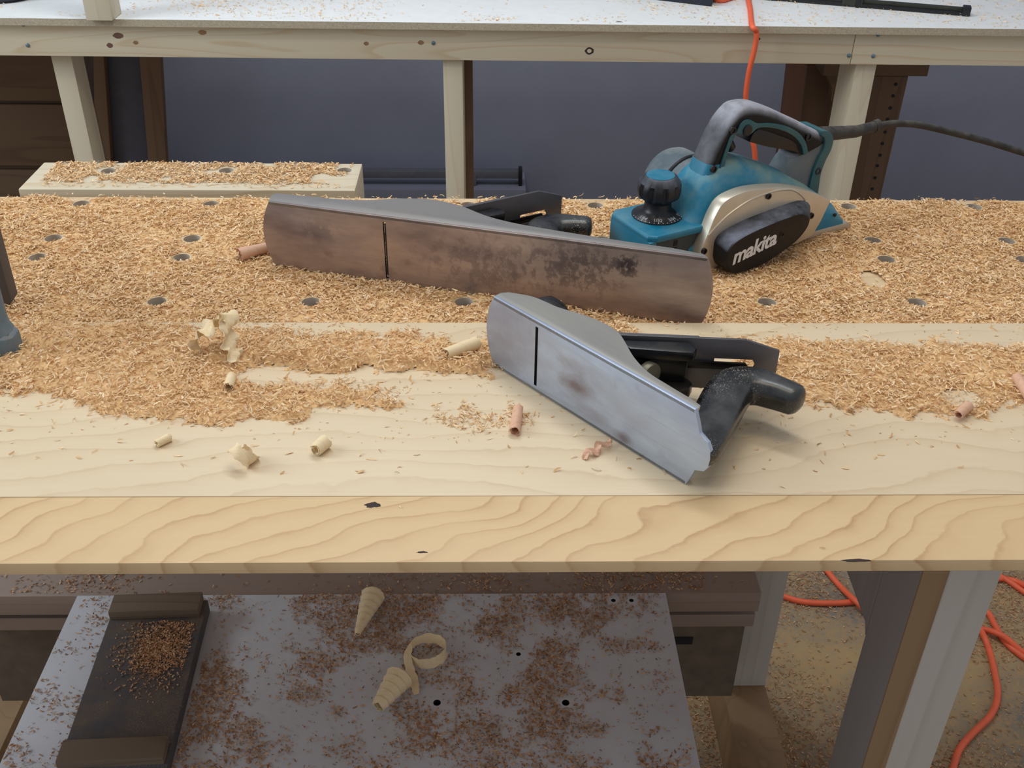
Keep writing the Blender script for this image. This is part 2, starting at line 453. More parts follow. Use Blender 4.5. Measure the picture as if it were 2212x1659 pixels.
def spline(pts, n=8):
    """Catmull-Rom through the points"""
    P = [np.array(p, float) for p in pts]; P = [2 * P[0] - P[1]] + P + [2 * P[-1] - P[-2]]; out = []
    for i in range(1, len(P) - 2):
        for k in range(n):
            t = k / n
            out.append(0.5 * ((2 * P[i]) + (-P[i - 1] + P[i + 1]) * t + (2 * P[i - 1] - 5 * P[i] + 4 * P[i + 1] - P[i + 2]) * t * t + (-P[i - 1] + 3 * P[i] - 3 * P[i + 1] + P[i + 2]) * t ** 3))
    out.append(P[-2]); return out


# ------------------------------------------------------------------ setting
FZ = -ZB
structure(obj('floor', MB().box(-2.6, 2.6, -0.6, 3.3, FZ - 0.05, FZ), M['floor']))
structure(obj('wall_back', MB().box(-2.6, 2.6, 3.2, 3.3, FZ, 1.6), M['wall']))
structure(obj('baseboard_back', MB().box(-0.95, 0.115, 3.05, 3.2, FZ, -0.745), M['wall'], bevel=0.002))

# ------------------------------------------------------------------ workbench
HP, HX0, HR = 0.16094, -0.50953, 0.0097
HROWS = (1.2188, 1.1188, 1.0688, 0.9657)
BX0, BX1, BY0, BY1 = -0.86, 1.08, 0.632, 1.240
bench = thing('workbench', 'long pale wooden workbench with rows of round dog holes, covered in sawdust', 'workbench', (0.0, 0.95, FZ))
top = obj('bench_top', MB().box(BX0, BX1, BY0, BY1, -0.065, 0.0), M['bench'], bench, bevel=0.0015)
holes = [(HX0 + HP * k, y) for y in HROWS for k in range(-2, 10)]
cut = MB()
for hx, hy in holes: cut.lathe([(HR, -0.075), (HR, 0.01)], (hx, hy, 0), 20)
cut.v = [(x, y - 0.95, z - FZ) for x, y, z in cut.v]
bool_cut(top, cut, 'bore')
JX0, JX1, JY0, JY1 = -0.605, -0.1735, 1.264, 1.358
jaw = obj('vise_jaw', MB().box(JX0, JX1, JY0, JY1, -0.075, 0.0), M['pine'], bench, bevel=0.002)
jholes = [(-0.509, 1.3275), (-0.353, 1.3305), (-0.195, 1.333)]
cut = MB()
for hx, hy in jholes: cut.lathe([(HR, -0.05), (HR, 0.01)], (hx, hy, 0), 20)
cut.v = [(x, y - 0.95, z - FZ) for x, y, z in cut.v]
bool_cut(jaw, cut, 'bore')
for sx in (-0.52, -0.26):
    obj('vise_screw', MB().tube([(sx, 1.238, -0.045), (sx, 1.272, -0.045)], 0.014, 14), M['barsteel'], bench, label='steel vise screw behind the bench')


def trestle(x0, x1):
    lf = MB().box(x0 + 0.023, x1, 0.64, 0.705, FZ + 0.10, -0.065)
    a = obj('leg', lf, M['bench_leg'], bench, bevel=0.001)
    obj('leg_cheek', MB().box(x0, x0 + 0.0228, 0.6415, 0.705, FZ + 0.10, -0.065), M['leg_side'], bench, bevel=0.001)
    obj('leg_strip', MB().box(x0 + .0005, x0 + 0.0228, 0.6395, 0.6414, FZ + 0.10, -0.065), M['bench_leg_brown'], bench)
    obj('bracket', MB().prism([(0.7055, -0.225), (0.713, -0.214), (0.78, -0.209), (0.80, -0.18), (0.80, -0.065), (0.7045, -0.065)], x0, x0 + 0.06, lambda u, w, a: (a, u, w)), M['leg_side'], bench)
    obj('leg', MB().box(x0 - 0.002, x1, 1.10, 1.165, FZ + 0.10, -0.065), M['bench_leg'], bench, bevel=0.001)
    obj('foot', MB().prism([(0.60, FZ), (0.60, FZ + 0.07), (0.64, FZ + 0.10), (1.20, FZ + 0.10), (1.25, FZ + 0.06), (1.25, FZ)], x0, x1, lambda u, w, a: (a, u, w)), M['bench_leg_brown'], bench, bevel=0.001)


trestle(0.366, 0.434)
trestle(-0.790, -0.715)
WZ_ = -0.45
# cabinet and rails under the bench
obj('stretcher', MB().box(-0.714, 0.361, 0.992, 1.085, -0.4865, -0.452), M['stretcher'], bench, bevel=0.0015)
obj('stretcher', MB().box(-0.714, 0.365, 0.645, 0.70, -0.52, WZ_ - 0.0163), M['stretcher'], bench, bevel=0.0015)
obj('lower_rail', MB().box(-0.714, 0.361, 1.000, 1.04, -0.523, -0.500), M['stretcher'], bench, bevel=0.001)
cab = MB().box(-0.712, 0.360, 1.03, 1.05, -0.70, -0.500)
obj('drawer_front', cab, M['panel_dark'], bench)
for px, py in ((1478, 1332), (1478, 1384), (112, 1325)):
    p = at_y(px, py, 1.029)
    obj('slot', MB().box(p[0] - .022, p[0] + .012, 1.0285, 1.0305, p[2] - .007, p[2] + .007), M['dark'], bench, smooth=None)
for px, py in ((1525, 1312), (72, 1308)):
    p = at_y(px, py, 0.9995)
    obj('knot', MB().lathe([(0.005, 0), (0.0045, 0.0006)], (p[0], 0.9993, p[2]), 12, axis='y'), M['bark'], bench)

# ------------------------------------------------------------------ glued panel of two planks lying on the front of the bench
PZ = 0.011
panel = thing('glued_panel', 'pale planed panel of two edge-glued boards along the bench front', 'board', (0.0, 0.73, 0.0))
obj('plank', MB().box(-0.80, 0.98, 0.5570, 0.6313, 0.0003, PZ), M['cherry'], panel, bevel=0.0006, label='front board of the panel with bold slanting grain')
obj('plank', MB().box(-0.80, 0.98, 0.6319, 0.9030, 0.0003, PZ), M['cherry2'], panel, bevel=0.0006, label='wide rear board of the panel with faint grain')
for px, py, a, b in ((805, 1091, .006, .0032), (912, 1193, .004, .001), (1850, 1210, .010, .0012)):
    p = at_z(px, py, PZ); n = 14
    poly = [(p[0] + a * math.cos(2 * PI * k / n) * (1 + .2 * math.sin(3 * k)), p[1] + b * math.sin(2 * PI * k / n) * (1 + .25 * math.cos(2 * k))) for k in range(n)]
    obj('knot', MB().prism(poly, PZ - .0005, PZ + .00012, lambda u, w, a: (u, w, a)), M['bark'] if px != 888 else M['stretcher'], panel, smooth=None)

# ------------------------------------------------------------------ white shelf board, bench hook
WZ = -0.45
shelf = thing('shelf_board', 'white melamine board strewn with brown sawdust lying under the bench', 'board', (-0.15, 0.83, WZ - 0.016))
sb = obj('board', MB().box(-0.537, 0.233, 0.52, 0.9915, WZ - 0.016, WZ), [M['whiteboard']], shelf, bevel=0.0012)
sholes = [(at_z(944, 1518, WZ), .0045), (at_z(1222, 1518, WZ), .0045), (at_z(1325, 1297, WZ), .003), (at_z(1364, 1297, WZ), .003), (at_z(1120, 1413, WZ), .003)]
cut = MB()
for p, r in sholes: cut.lathe([(r, WZ - .012), (r, WZ + .01)], (p[0], p[1], 0), 16)
cut.v = [(x + .15, y - .83, z - WZ + .016) for x, y, z in cut.v]
bool_cut(sb, cut)

hook = thing('bench_hook', 'dark grimy wooden bench hook with two end battens on the white board', 'bench hook', (-0.41, 0.83, WZ))
hang = math.radians(2.5)


def hk(x, y):
    return (-0.4125 + x * math.cos(hang) - y * math.sin(hang), 0.835 + x * math.sin(hang) + y * math.cos(hang))


def hbox(x0, x1, y0, y1, z0, z1):
    return MB().prism([hk(x0, y0), hk(x1, y0), hk(x1, y1), hk(x0, y1)], z0, z1, lambda u, w, a: (u, w, a))


obj('base_plate', hbox(-0.056, 0.060, -0.120, 0.125, WZ + 0.0003, WZ + 0.020), M['hookdark'], hook, bevel=0.0015)
obj('batten', hbox(-0.055, 0.055, 0.095, 0.126, WZ + 0.020, WZ + 0.034), M['hookwood'], hook, bevel=0.002)
obj('batten', hbox(-0.055, 0.058, -0.121, -0.092, WZ + 0.020, WZ + 0.032), M['hookwood'], hook, bevel=0.002)


# ------------------------------------------------------------------ bench planes (local: x toe to heel, y across, z up from the sole)
def lying(name, label, a, b, W, z0):
    a = Vector((*a, z0)); b = Vector((*b, z0)); s = (b - a).normalized(); t = Vector((-s[1], s[0], 0)); up = Vector((0, 0, 1))
    m = Matrix.Identity(4)
    for i in range(3): m[i][0] = s[i]; m[i][1] = -up[i]; m[i][2] = t[i]; m[i][3] = a[i] + up[i] * W / 2
    return thing(name, label, 'hand plane', matrix=m)


def smooth_poly(pts, n=5): return [tuple(p) for p in spline(pts, n)]


def plane_tool(root, W, outline, mouth, profile, sole_m, cheek_m, knob_s, tote_s, iron_len, mw, knob_r=0.019):
    L = dict(parent=root, world=False)
    ct = 0.0035
    # sole with the mouth slot cut through
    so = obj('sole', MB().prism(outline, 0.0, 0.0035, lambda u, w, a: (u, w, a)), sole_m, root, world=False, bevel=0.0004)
    bool_cut(so, MB().prism([(mouth - .0017, -mw / 2), (mouth + .0017, -mw / 2), (mouth + .0017, mw / 2), (mouth - .0017, mw / 2)], -0.01, 0.02, lambda u, w, a: (u, w, a)))
    for sg in (1, -1):
        y0 = sg * (W / 2 - ct)
        obj('cheek', MB().prism(profile, y0, sg * (W / 2 - .0001), lambda u, w, a: (u, a, w)), cheek_m, bevel=0.0004, **L)
    m = mouth
    fr = MB()
    rib = [(m + .008, .003), (m + .012, .008), (m + .096, .092), (m + .106, .089), (m + .110, .080), (m + .104, .060), (m + .090, .032), (m + .082, .003)]
    rib2 = [(m + .050, .044), (m + .096, .092), (m + .106, .089), (m + .110, .080), (m + .100, .070), (m + .070, .044)]
    fr.prism(rib, .012, .024); fr.prism(rib2, -.014, -.024)
    fr.prism([(m + .008, .003), (m + .096, .092), (m + .102, .084), (m + .055, .030), (m + .05, .003)], -.0115, .0115)
    obj('frog', fr, M['black'], bevel=0.0028, smooth=50, **L)
    obj('adjuster_wheel', MB().lathe([(0.003, 0), (0.0118, 0.0005), (0.0125, 0.002), (0.0125, 0.007), (0.0118, 0.0085), (0.003, 0.009)], (m + .080, 0, .053), 28, axis='x'), M['wheel'], **L)
    obj('adjuster_stud', MB().tube([(m + .05, 0, .053), (m + .088, 0, .053)], .0035, 10), M['iron'], **L)
    # iron: flat blade at 45 degrees with clipped corners and a slot
    d = iron_len * math.sqrt(2); hw = 0.0255 if W < .0745 else .030
    bl = [(0, -hw), (d - .03, -hw), (d, -hw * .62), (d, hw * .62), (d - .03, hw), (0, hw)]
    c45 = math.sqrt(.5)
    put = lambda u, w, a: (m + .0006 + c45 * (u - a), w, .0012 + c45 * (u + a))
    ir = obj('iron', MB().prism(bl, .0, .0030, put), M['iron'], bevel=0.0004, **L)
    bool_cut(ir, MB().prism([(d - .055, -.006), (d - .022, -.006), (d - .019, 0), (d - .022, .006), (d - .055, .006)], -.01, .02, put))
    obj('chip_breaker', MB().prism([(.012, -hw + .0005), (d - .07, -hw + .0005), (d - .06, -hw * .5), (d - .06, hw * .5), (d - .07, hw - .0005), (.012, hw - .0005)], .0032, .0056, put), M['iron'], bevel=0.0004, **L)
    obj('lever_cap', MB().prism([(.016, -hw + .002), (.05, -hw * .8), (d - .085, -hw * .5), (d - .075, 0), (d - .085, hw * .5), (.05, hw * .8), (.016, hw - .002)], .0058, .0110, put), M['black'], bevel=0.002, **L)
    obj('lateral_lever', MB().prism([(d - .10, -.0035), (d - .028, -.0035), (d - .022, .004), (d - .028, .0065), (d - .036, .0035), (d - .10, .0035)], -.0028, -.0004, put), M['black'], bevel=0.0004, **L)
    # front knob
    r = knob_r
    kn = [(r * .78, .004), (r * .80, .008), (r * .55, .016), (r * .48, .025), (r * .62, .034), (r * .92, .043), (r, .052), (r * .93, .061), (r * .68, .068), (r * .3, .0712), (.0004, .072)]
    obj('knob', MB().lathe(kn, (knob_s, 0, 0), 28), M['black_knob'], smooth=60, **L)
    # rear handle
    s0 = tote_s
    sp = spline([(s0 - .003, 0, .0038), (s0 - .003, 0, .0075), (s0 - .0075, 0, .022), (s0 - .020, 0, .050), (s0 - .032, 0, .078), (s0 - .036, 0, .096), (s0 - .026, 0, .1095), (s0 - .010, 0, .1145), (s0 + .004, 0, .1175), (s0 + .014, 0, .1185)], 5)
    k = np.linspace(0, 1, len(sp))
    ra = np.interp(k, [0, .11, .22, .40, .58, .68, .8, .93, .975, 1], [.0190, .0190, .0185, .0195, .0195, .0175, .0140, .0130, .0105, .005])
    rb = np.interp(k, [0, .15, .5, .8, .94, .975, 1], [.0130, .0130, .0145, .0135, .0125, .0105, .005])
    obj('tote', MB().sweep(sp, ra, rb, n=20, p=2.5), M['black_tote'], smooth=60, **L)


WS = 0.0725
hs = WS / 2


def end_arc(x0, x1, half, n=7):      # from +half to -half bulging towards x1
    return [(x0 + (x1 - x0) * math.cos(a), half * math.sin(a)) for a in np.linspace(PI / 2, -PI / 2, n)]


def arc_end(xc, xe, half, flip=False, n=9):
    """shallow arc: corner x = xc, centre x = xe"""
    pts = [(xc + (xe - xc) * (1 - (w / half) ** 2), w) for w in np.linspace(half, -half, n)]
    return pts[::-1] if flip else pts


heel_s = [(.2388, -hs), (.2435, -hs + .0115), (.2458, -hs + .0185), (.2500, -hs + .0205), (.2545, -hs + .0225), (.2578, -hs + .0285), (.2588, 0), (.2578, hs - .0285), (.2545, hs - .0225), (.2500, hs - .0205), (.2458, hs - .0185), (.2435, hs - .0115), (.2388, hs)]
outline_s = arc_end(.0045, -.0055, hs) + heel_s
prof_s = [(.004, .0), (.003, .010)] + smooth_poly([(.007, .0165), (.028, .0275), (.055, .031), (.080, .0385), (.101, .0420), (.119, .0405), (.134, .0335), (.157, .0205), (.180, .0125), (.203, .0105), (.226, .0095)]) + [(.2375, .008), (.2388, .005), (.2388, .0)]
sp_root = lying('smoothing_plane', 'short bright steel hand plane lying on its side at the centre of the panel', (.001, .826), (.156, .644), WS, PZ + .0006)
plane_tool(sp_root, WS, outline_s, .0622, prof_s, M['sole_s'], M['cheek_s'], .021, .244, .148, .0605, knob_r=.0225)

WJ = 0.0785
hj = WJ / 2
outline_j = arc_end(.0045, -.0065, hj) + arc_end(.4735, .4825, hj, True)
prof_j = [(.004, .0), (-.001, .018)] + smooth_poly([(.002, .024), (.042, .027), (.075, .029), (.104, .036), (.136, .050), (.168, .0575), (.203, .051), (.240, .033), (.279, .0235), (.339, .018), (.388, .015), (.435, .0135)]) + [(.468, .009), (.4735, .003), (.4735, 0)]
jp_root = lying('jointer_plane', 'long brown-stained steel hand plane on its side in the sawdust behind', (-.241, 1.045), (.222, .908), WJ, 0.0006)
plane_tool(jp_root, WJ, outline_j, .1365, prof_j, M['sole_j'], M['cheek_j'], .048, .322, .155, .066)


def blot(root, x, y, a, b, mat, seed, name='stain', n=18):
    r = random.Random(seed)
    ph = [r.uniform(0, 6) for _ in range(4)]
    poly = []
    for k in range(n):
        th = 2 * PI * k / n; q = 1 + .28 * math.sin(2 * th + ph[0]) + .22 * math.sin(3 * th + ph[1]) + .18 * math.sin(5 * th + ph[2])
        poly.append((x + a * q * math.cos(th), y + b * q * math.sin(th)))
    return obj(name, MB().prism(poly, -.00008, .0002, lambda u, w, a: (u, w, a)), mat, root, world=False, smooth=None)


# ------------------------------------------------------------------ electric planer (local: x front to rear, y away from the belt cover, z up)
hd = math.radians(28)
ep = thing('electric_planer', 'teal and black electric hand planer standing on the sawdust', 'power tool', matrix=Matrix.Translation((.1848, 1.0134, .0022)) @ Matrix.Rotation(hd, 4, 'Z'))
E_ = dict(parent=ep, world=False)
obj('rear_shoe', MB().prism([(.075, 0), (.28, 0), (.285, .002), (.2855, .006), (.280, .0095), (.075, .0095)], -.001, .083), M['aluplate'], bevel=.0008, **E_)
obj('front_shoe', MB().box(-.012, .062, .0, .082, .0015, .0095), M['aluplate'], bevel=.001, **E_)
obj('front_bracket', MB().box(-.006, .060, .002, .079, .009, .0465), M['darkgrey'], bevel=.002, **E_)
for zz in (.0205, .0285): obj('vent_slot', MB().box(.0185, .0235, .0014, .0026, zz + .007, zz + .013), M['dark'], smooth=None, **E_)
fb = [(-.0145, .006), (-.0145, .075), (-.007, .082), (.062, .082), (.062, -.001), (-.006, -.001)]
nb = MB(); nb.loft([[(x, y, z) for x, y in fb] for z in (.0455, .0500)] + [[(x * .96 + .001, y * .97 + .001, .0525) for x, y in fb]])
obj('front_housing', nb, M['teal_clean'], bevel=.0012, **E_)
nose = MB().prism([(-.0145, .010), (-.0145, .0462), (-.0055, .0462), (-.0055, .010)], .0005, .0765)
obj('nose_plate', nose, M['teal_clean'], bevel=.001, **E_)
# body
xs = [.040, .046, .052, .060, .072, .090, .115, .136, .166, .197, .218, .241, .262, .2715]
Hs = [.048, .056, .070, .086, .102, .112, .111, .104, .091, .0765, .0645, .0490, .0345, .020]
rings = []
for x, h in zip(xs, Hs):
    ring = []; p = 2.7
    for k in range(25):
        a = PI * k / 24; c, s_ = math.cos(a), math.sin(a)
        ring.append((x, .041 - .041 * math.copysign(abs(c) ** (2 / p), c), .009 + (h - .009) * abs(s_) ** (2 / p)))
    rings.append(ring)
obj('body', MB().loft(rings), M['teal'], smooth=50, **E_)
obj('motor_housing', MB().lathe([(.030, .140), (.037, .137), (.040, .130), (.0405, .080), (.036, .070)], (.108, 0, .0495), 36, axis='y'), M['greyteal'], smooth=40, **E_)
obj('motor_ring', MB().lathe([(.0412, .094), (.0422, .095), (.0422, .098), (.0412, .099)], (.108, 0, .0495), 36, axis='y'), M['blackplastic'], **E_)
# silver side panel
pan = smooth_poly([(.0438, .0240), (.0541, .0501), (.0602, .0672), (.0685, .0800), (.0816, .0859), (.1055, .0885), (.1418, .0846), (.1704, .0784), (.2009, .0672), (.2312, .0520)], 4) + [(.2212, .027), (.212, .011), (.19, .006), (.06, .003), (.05, .008)]
obj('side_panel', MB().prism(pan, .004, -.0120), M['alu'], bevel=.0022, smooth=40, **E_)
rp = spline([(.0539, -.0118, .0462), (.0661, -.0118, .057), (.0818, -.0118, .067), (.1063, -.0118, .0768), (.1323, -.0118, .0805), (.1501, -.0118, .0805), (.1694, -.0118, .0763), (.1869, -.0118, .0638), (.1933, -.0118, .0518)], 4)
obj('panel_ridge', MB().tube(rp, .0013, 8), M['alu'], **E_)
for x, z in ((.1321, .0768), (.2028, .039), (.0500, .0285)):
    obj('screw', MB().lathe([(.0036, -.0122), (.0036, -.0140), (.002, -.0142), (.0016, -.0130)], (x, 0, z), 14, axis='y'), M['blackplastic'], **E_)
obj('screw', MB().lathe([(.0022, .0006), (.0022, -.0012), (.0008, -.0012)], (.2546, 0, .0243), 12, axis='y'), M['blackplastic'], **E_)
# belt cover
face = [(.0636, .0268), (.0641, .0358), (.0720, .0440), (.0936, .0508), (.1244, .0560), (.1525, .0590), (.1660, .0588), (.1765, .0535), (.1800, .0455), (.1760, .0353), (.1635, .0241), (.1433, .0147), (.1229, .0072), (.1001, .0040), (.0787, .0040), (.0695, .0087), (.0645, .0180)]
fc = [tuple(p) for p in spline(face + [face[0]], 3)][:-1]
cx, cz = .118, .031


def cov(y, grow, shrink=1.0):
    return [(cx + (x - cx) * shrink + grow * .020 * max(0, (x - .07) / .11), y, max(.0012, cz + (z - cz) * shrink + grow * .003 * (1 if z > cz else 0))) for x, z in fc]


obj('belt_cover', MB().loft([cov(-.010, 1), cov(-.014, .9), cov(-.031, .12), cov(-.0342, .0, .985), cov(-.0352, 0, .955)]), M['cover'], smooth=30, **E_)
tv, tf = text_mb('makita', .0225, .32, .0006, .93)
xmax = max(v[0] for v in tv); sc = .0625 / xmax; an = math.radians(12)
lt = MB(); lt.add([(.0725 + (x * math.cos(an) - y * math.sin(an)) * sc, -.03535 - z, .0165 + (x * math.sin(an) + y * math.cos(an)) * sc) for x, y, z in tv], tf)
obj('lettering', lt, M['white_print'], smooth=None, label='white slanted letters on the black belt cover', **E_)
obj('emblem', MB().lathe([(.0030, -.0352), (.0030, -.0356), (.0022, -.0356), (.0022, -.0352)], (.1395, 0, .0385), 14, axis='y'), M['blackplastic'], **E_)
# handle
outer = spline([(.0470, .054), (.0570, .073), (.0659, .0887), (.0757, .1158), (.0899, .1457), (.1025, .1620), (.1140, .1690), (.1342, .1675), (.1589, .1580), (.183, .1465), (.2079, .1345), (.2292, .1235), (.2430, .1180), (.2500, .1100), (.2500, .0990), (.2445, .0857), (.2410, .0700), (.2420, .0480)], 5)
inner = spline([(.0820, .050), (.0870, .070), (.0913, .0927), (.0940, .1130), (.1000, .1300), (.1080, .1395), (.1180, .1410), (.1330, .1370), (.1520, .1310), (.1700, .1235), (.1850, .1170), (.1960, .1090), (.1990, .1010), (.1960, .0950), (.1900, .0890), (.1860, .0830), (.1820, .0760), (.1800, .070)], 5)
HY, HW = .040, .0175


def band(i0, i1, w=HW, grow=0.0, n=18, p=3.2):
    rings = []
    for i in range(i0, i1 + 1):
        o = Vector((outer[i][0], 0, outer[i][1])); q = Vector((inner[i][0], 0, inner[i][1])); c = (o + q) / 2; h = (o - q) / 2 * (1 + grow)
        ring = []
        for k in range(n):
            a = 2 * PI * k / n; cc, ss = math.cos(a), math.sin(a)
            pt = c + h * math.copysign(abs(cc) ** (2 / p), cc)
            ring.append((pt.x, HY + w * math.copysign(abs(ss) ** (2 / p), ss), pt.z))
        rings.append(ring)
    return MB().loft(rings)


NO = len(outer) - 1
obj('front_post', band(0, 14, HW + .0008, .04), M['teal_clean'], smooth=50, **E_)
obj('grip', band(13, 65), M['grip'], smooth=50, **E_)
obj('rear_post', band(63, NO, HW - .001), M['greyteal'], smooth=50, **E_)
col_ = [tuple(p) for p in spline([(.232, .124), (.244, .121), (.2520, .112), (.2522, .099), (.2465, .0857), (.2428, .070), (.2440, .045)], 4)]
col_i = [tuple(p) for p in spline([(.2315, .118), (.2370, .115), (.2400, .108), (.2390, .099), (.2335, .088), (.2290, .072), (.2270, .045)], 4)]
ck = MB(); ck.loft([[(a[0], HY - HW - .0012, a[1]), (a[0], HY + HW + .0012, a[1]), (b[0], HY + HW + .0012, b[1]), (b[0], HY - HW - .0012, b[1])] for a, b in zip(col_, col_i)])
obj('rear_collar', ck, M['teal_dark'], bevel=.0012, **E_)
tr_o = spline([(.0919, .0960), (.0952, .1181), (.0984, .1303), (.1042, .142), (.1094, .1523), (.1193, .1549), (.1327, .1486), (.1525, .1455), (.1776, .1376), (.1967, .1268), (.2087, .1145), (.2154, .1014)], 4)
tr_i = spline([(.0850, .0960), (.0905, .1181), (.0938, .1303), (.0990, .1420), (.1115, .1400), (.1240, .1375), (.1345, .1430), (.1525, .1405), (.1750, .1325), (.1920, .1225), (.2035, .1110), (.2095, .0990)], 4)
tm = MB(); tm.loft([[(a[0], HY - HW - .0014, a[1]), (a[0], HY - HW + .002, a[1]), (b[0], HY - HW + .002, b[1]), (b[0], HY - HW - .0014, b[1])] for a, b in zip(tr_o, tr_i)])
obj('handle_trim', tm, M['teal_dark'], bevel=.0004, **E_)
obj('trigger', MB().prism(smooth_poly([(.128, .1270), (.1333, .1375), (.1467, .1410), (.161, .1395), (.1825, .1322), (.1997, .1206), (.2118, .1070), (.2130, .0985), (.1930, .1055), (.1565, .1165)], 3), HY - .0150, HY + .0150), M['blackplastic'], bevel=.002, smooth=40, **E_)
obj('lock_button', MB().lathe([(.0062, .0222), (.0062, .0196), (.005, .0186), (.001, .0184)], (.1188, 0, .1431), 20, axis='y'), M['blackplastic'], **E_)
obj('lock_lever', MB().tube([(.104, HY, .131), (.116, HY, .117)], [.008, .0055], 12), M['blackplastic'], **E_)
for x, z in ((.0789, .1059), (.0988, .146), (.2122, .1198), (.2368, .0747)):
    obj('screw', MB().lathe([(.0042, .0226), (.0042, .0206), (.0028, .0204), (.0026, .0216)], (x, 0, z), 14, axis='y'), M['blackplastic'], **E_)
# depth knob with its dial
KC = (.0272, .0470)
dial = obj('depth_dial', MB().lathe([(.0282, .0515), (.0283, .0538), (.0270, .0545), (.0180, .0580), (.0152, .0620), (.0148, .0700)], (*KC, 0), 48), M['blackplastic'], smooth=40, **E_)
fl_ = lambda a, z: .13 * max(0, math.cos(a * 10 + .4)) ** 1.2 * (1 if .076 < z < .090 else 0)
kb = obj('depth_knob', MB().lathe([(.0150, .069), (.0160, .0715), (.0200, .0740), (.0228, .0762), (.0236, .0785), (.0243, .0830), (.0243, .0875), (.0238, .0895), (.0230, .0925), (.0185, .0985), (.0165, .0995), (.010, .0995)], (*KC, 0), 96, flute=fl_), M['blackknob'], smooth=40, **E_)
obj('knob_cap', MB().lathe([(.0160, .0990), (.0156, .1001), (.004, .1004)], (*KC, 0), 36), M['teal_clean'], world=False, parent=kb)
pr = MB(); base_a = -PI / 2 - hd + math.radians(2)
for k in range(-7, 12):
    a = base_a + math.radians(10.5) * k + math.radians(-6); r0 = .0268 if (k % 4) else .0260
    ca, sa = math.cos(a), math.sin(a); w = .00035
    P = []
    for r in (r0, .0278):
        for sg in (-1, 1): P.append((KC[0] + r * ca - sg * w * sa, KC[1] + r * sa + sg * w * ca, .0546 + (.0270 - r) * .40 + .00012))
    pr.add(P, [(0, 1, 3, 2)])
for s_, k in (('1/64', -4), ('1/32', 0), ('3/64', 4), ('1/16', 8)):
    a = base_a + math.radians(10.5) * k + math.radians(-8)
    vs, fs = text_mb(s_, .0058, 0, .0001)
    mx = max(v[0] for v in vs) / 2
    ca, sa = math.cos(a), math.sin(a)
    Q = []
    for vx, vy, vz in vs:
        # letters stand upright when read from outside the dial
        rr = .0222 - vy + .0030; tx = vx - mx
        X = KC[0] + ca * rr - sa * tx; Y = KC[1] + sa * rr + ca * tx
        rad = math.hypot(X - KC[0], Y - KC[1])
        Q.append((X, Y, .0545 + max(0, (.0270 - rad)) * .39 + .00025))
    pr.add(Q, fs)
obj('dial_print', pr, M['white_print'], dial, world=False, smooth=None, label='white scale marks and fractions on the dial')
# cord
RI = Matrix.Rotation(-hd, 4, 'Z') @ Matrix.Translation((-.1848, -1.0134, -.0022))
loc = lambda p: tuple(RI @ Vector(p))
P0 = (.247, HY, .1115)
b1 = loc(at_y(1892, 272, 1.222)); b0 = loc(at_y(1850, 284, 1.205))
obj('cord_sleeve', MB().tube([P0, b0, b1], [.0088, .0072, .0062], 14), M['cord_black'], smooth=50, **E_)
obj('sleeve_end', MB().tube([loc(at_y(1888, 273, 1.221)), loc(at_y(1898, 269.5, 1.2235))], .0074, 14), M['cord_black'], **E_)
cp = [loc(at_y(1890, 273, 1.222)), loc(at_y(1930, 267, 1.232)), loc(at_y(1985, 270, 1.243)), loc(at_y(2060, 287, 1.25)), loc(at_y(2140, 308, 1.255)), loc(at_y(2225, 334, 1.258)), loc((.76, 1.25, .040)), loc((.86, 1.22, .010)), loc((.97, 1.16, .006))]
obj('power_cord', MB().tube(spline(cp, 8), .0042, 12), M['cord_black'], smooth=60, **E_)

# ------------------------------------------------------------------ far bench along the wall
ang = math.radians(-0.75)
fbm = Matrix.Translation((0, 2.09, FZ)) @ Matrix.Rotation(ang, 4, 'Z')
far = thing('wall_bench', 'white-topped timber bench running along the back wall', 'bench', matrix=fbm)
FI = fbm.inverted()
F_ = dict(parent=far, world=False)
TZ = 0.004 - FZ           # far counter height in local coordinates
obj('countertop', MB().box(-1.7, 1.7, .0005, .62, TZ - .0135, TZ + .0002), M['melamine'], bevel=.0005, **F_)
obj('countertop_edge', MB().box(-1.7, 1.7, -.0006, .0004, TZ - .0135, TZ), M['particle'], smooth=None, **F_)


def fl2(px, py, y):        # image point on the plane y (local) of the far bench
    n = fbm.to_3x3() @ Vector((0, 1, 0)); p0 = fbm @ Vector((0, y, 0)); d = Vector(ray(px, py)); c = Vector((0, 0, CAMH))
    return FI @ (c + d * ((p0 - c).dot(n) / d.dot(n)))


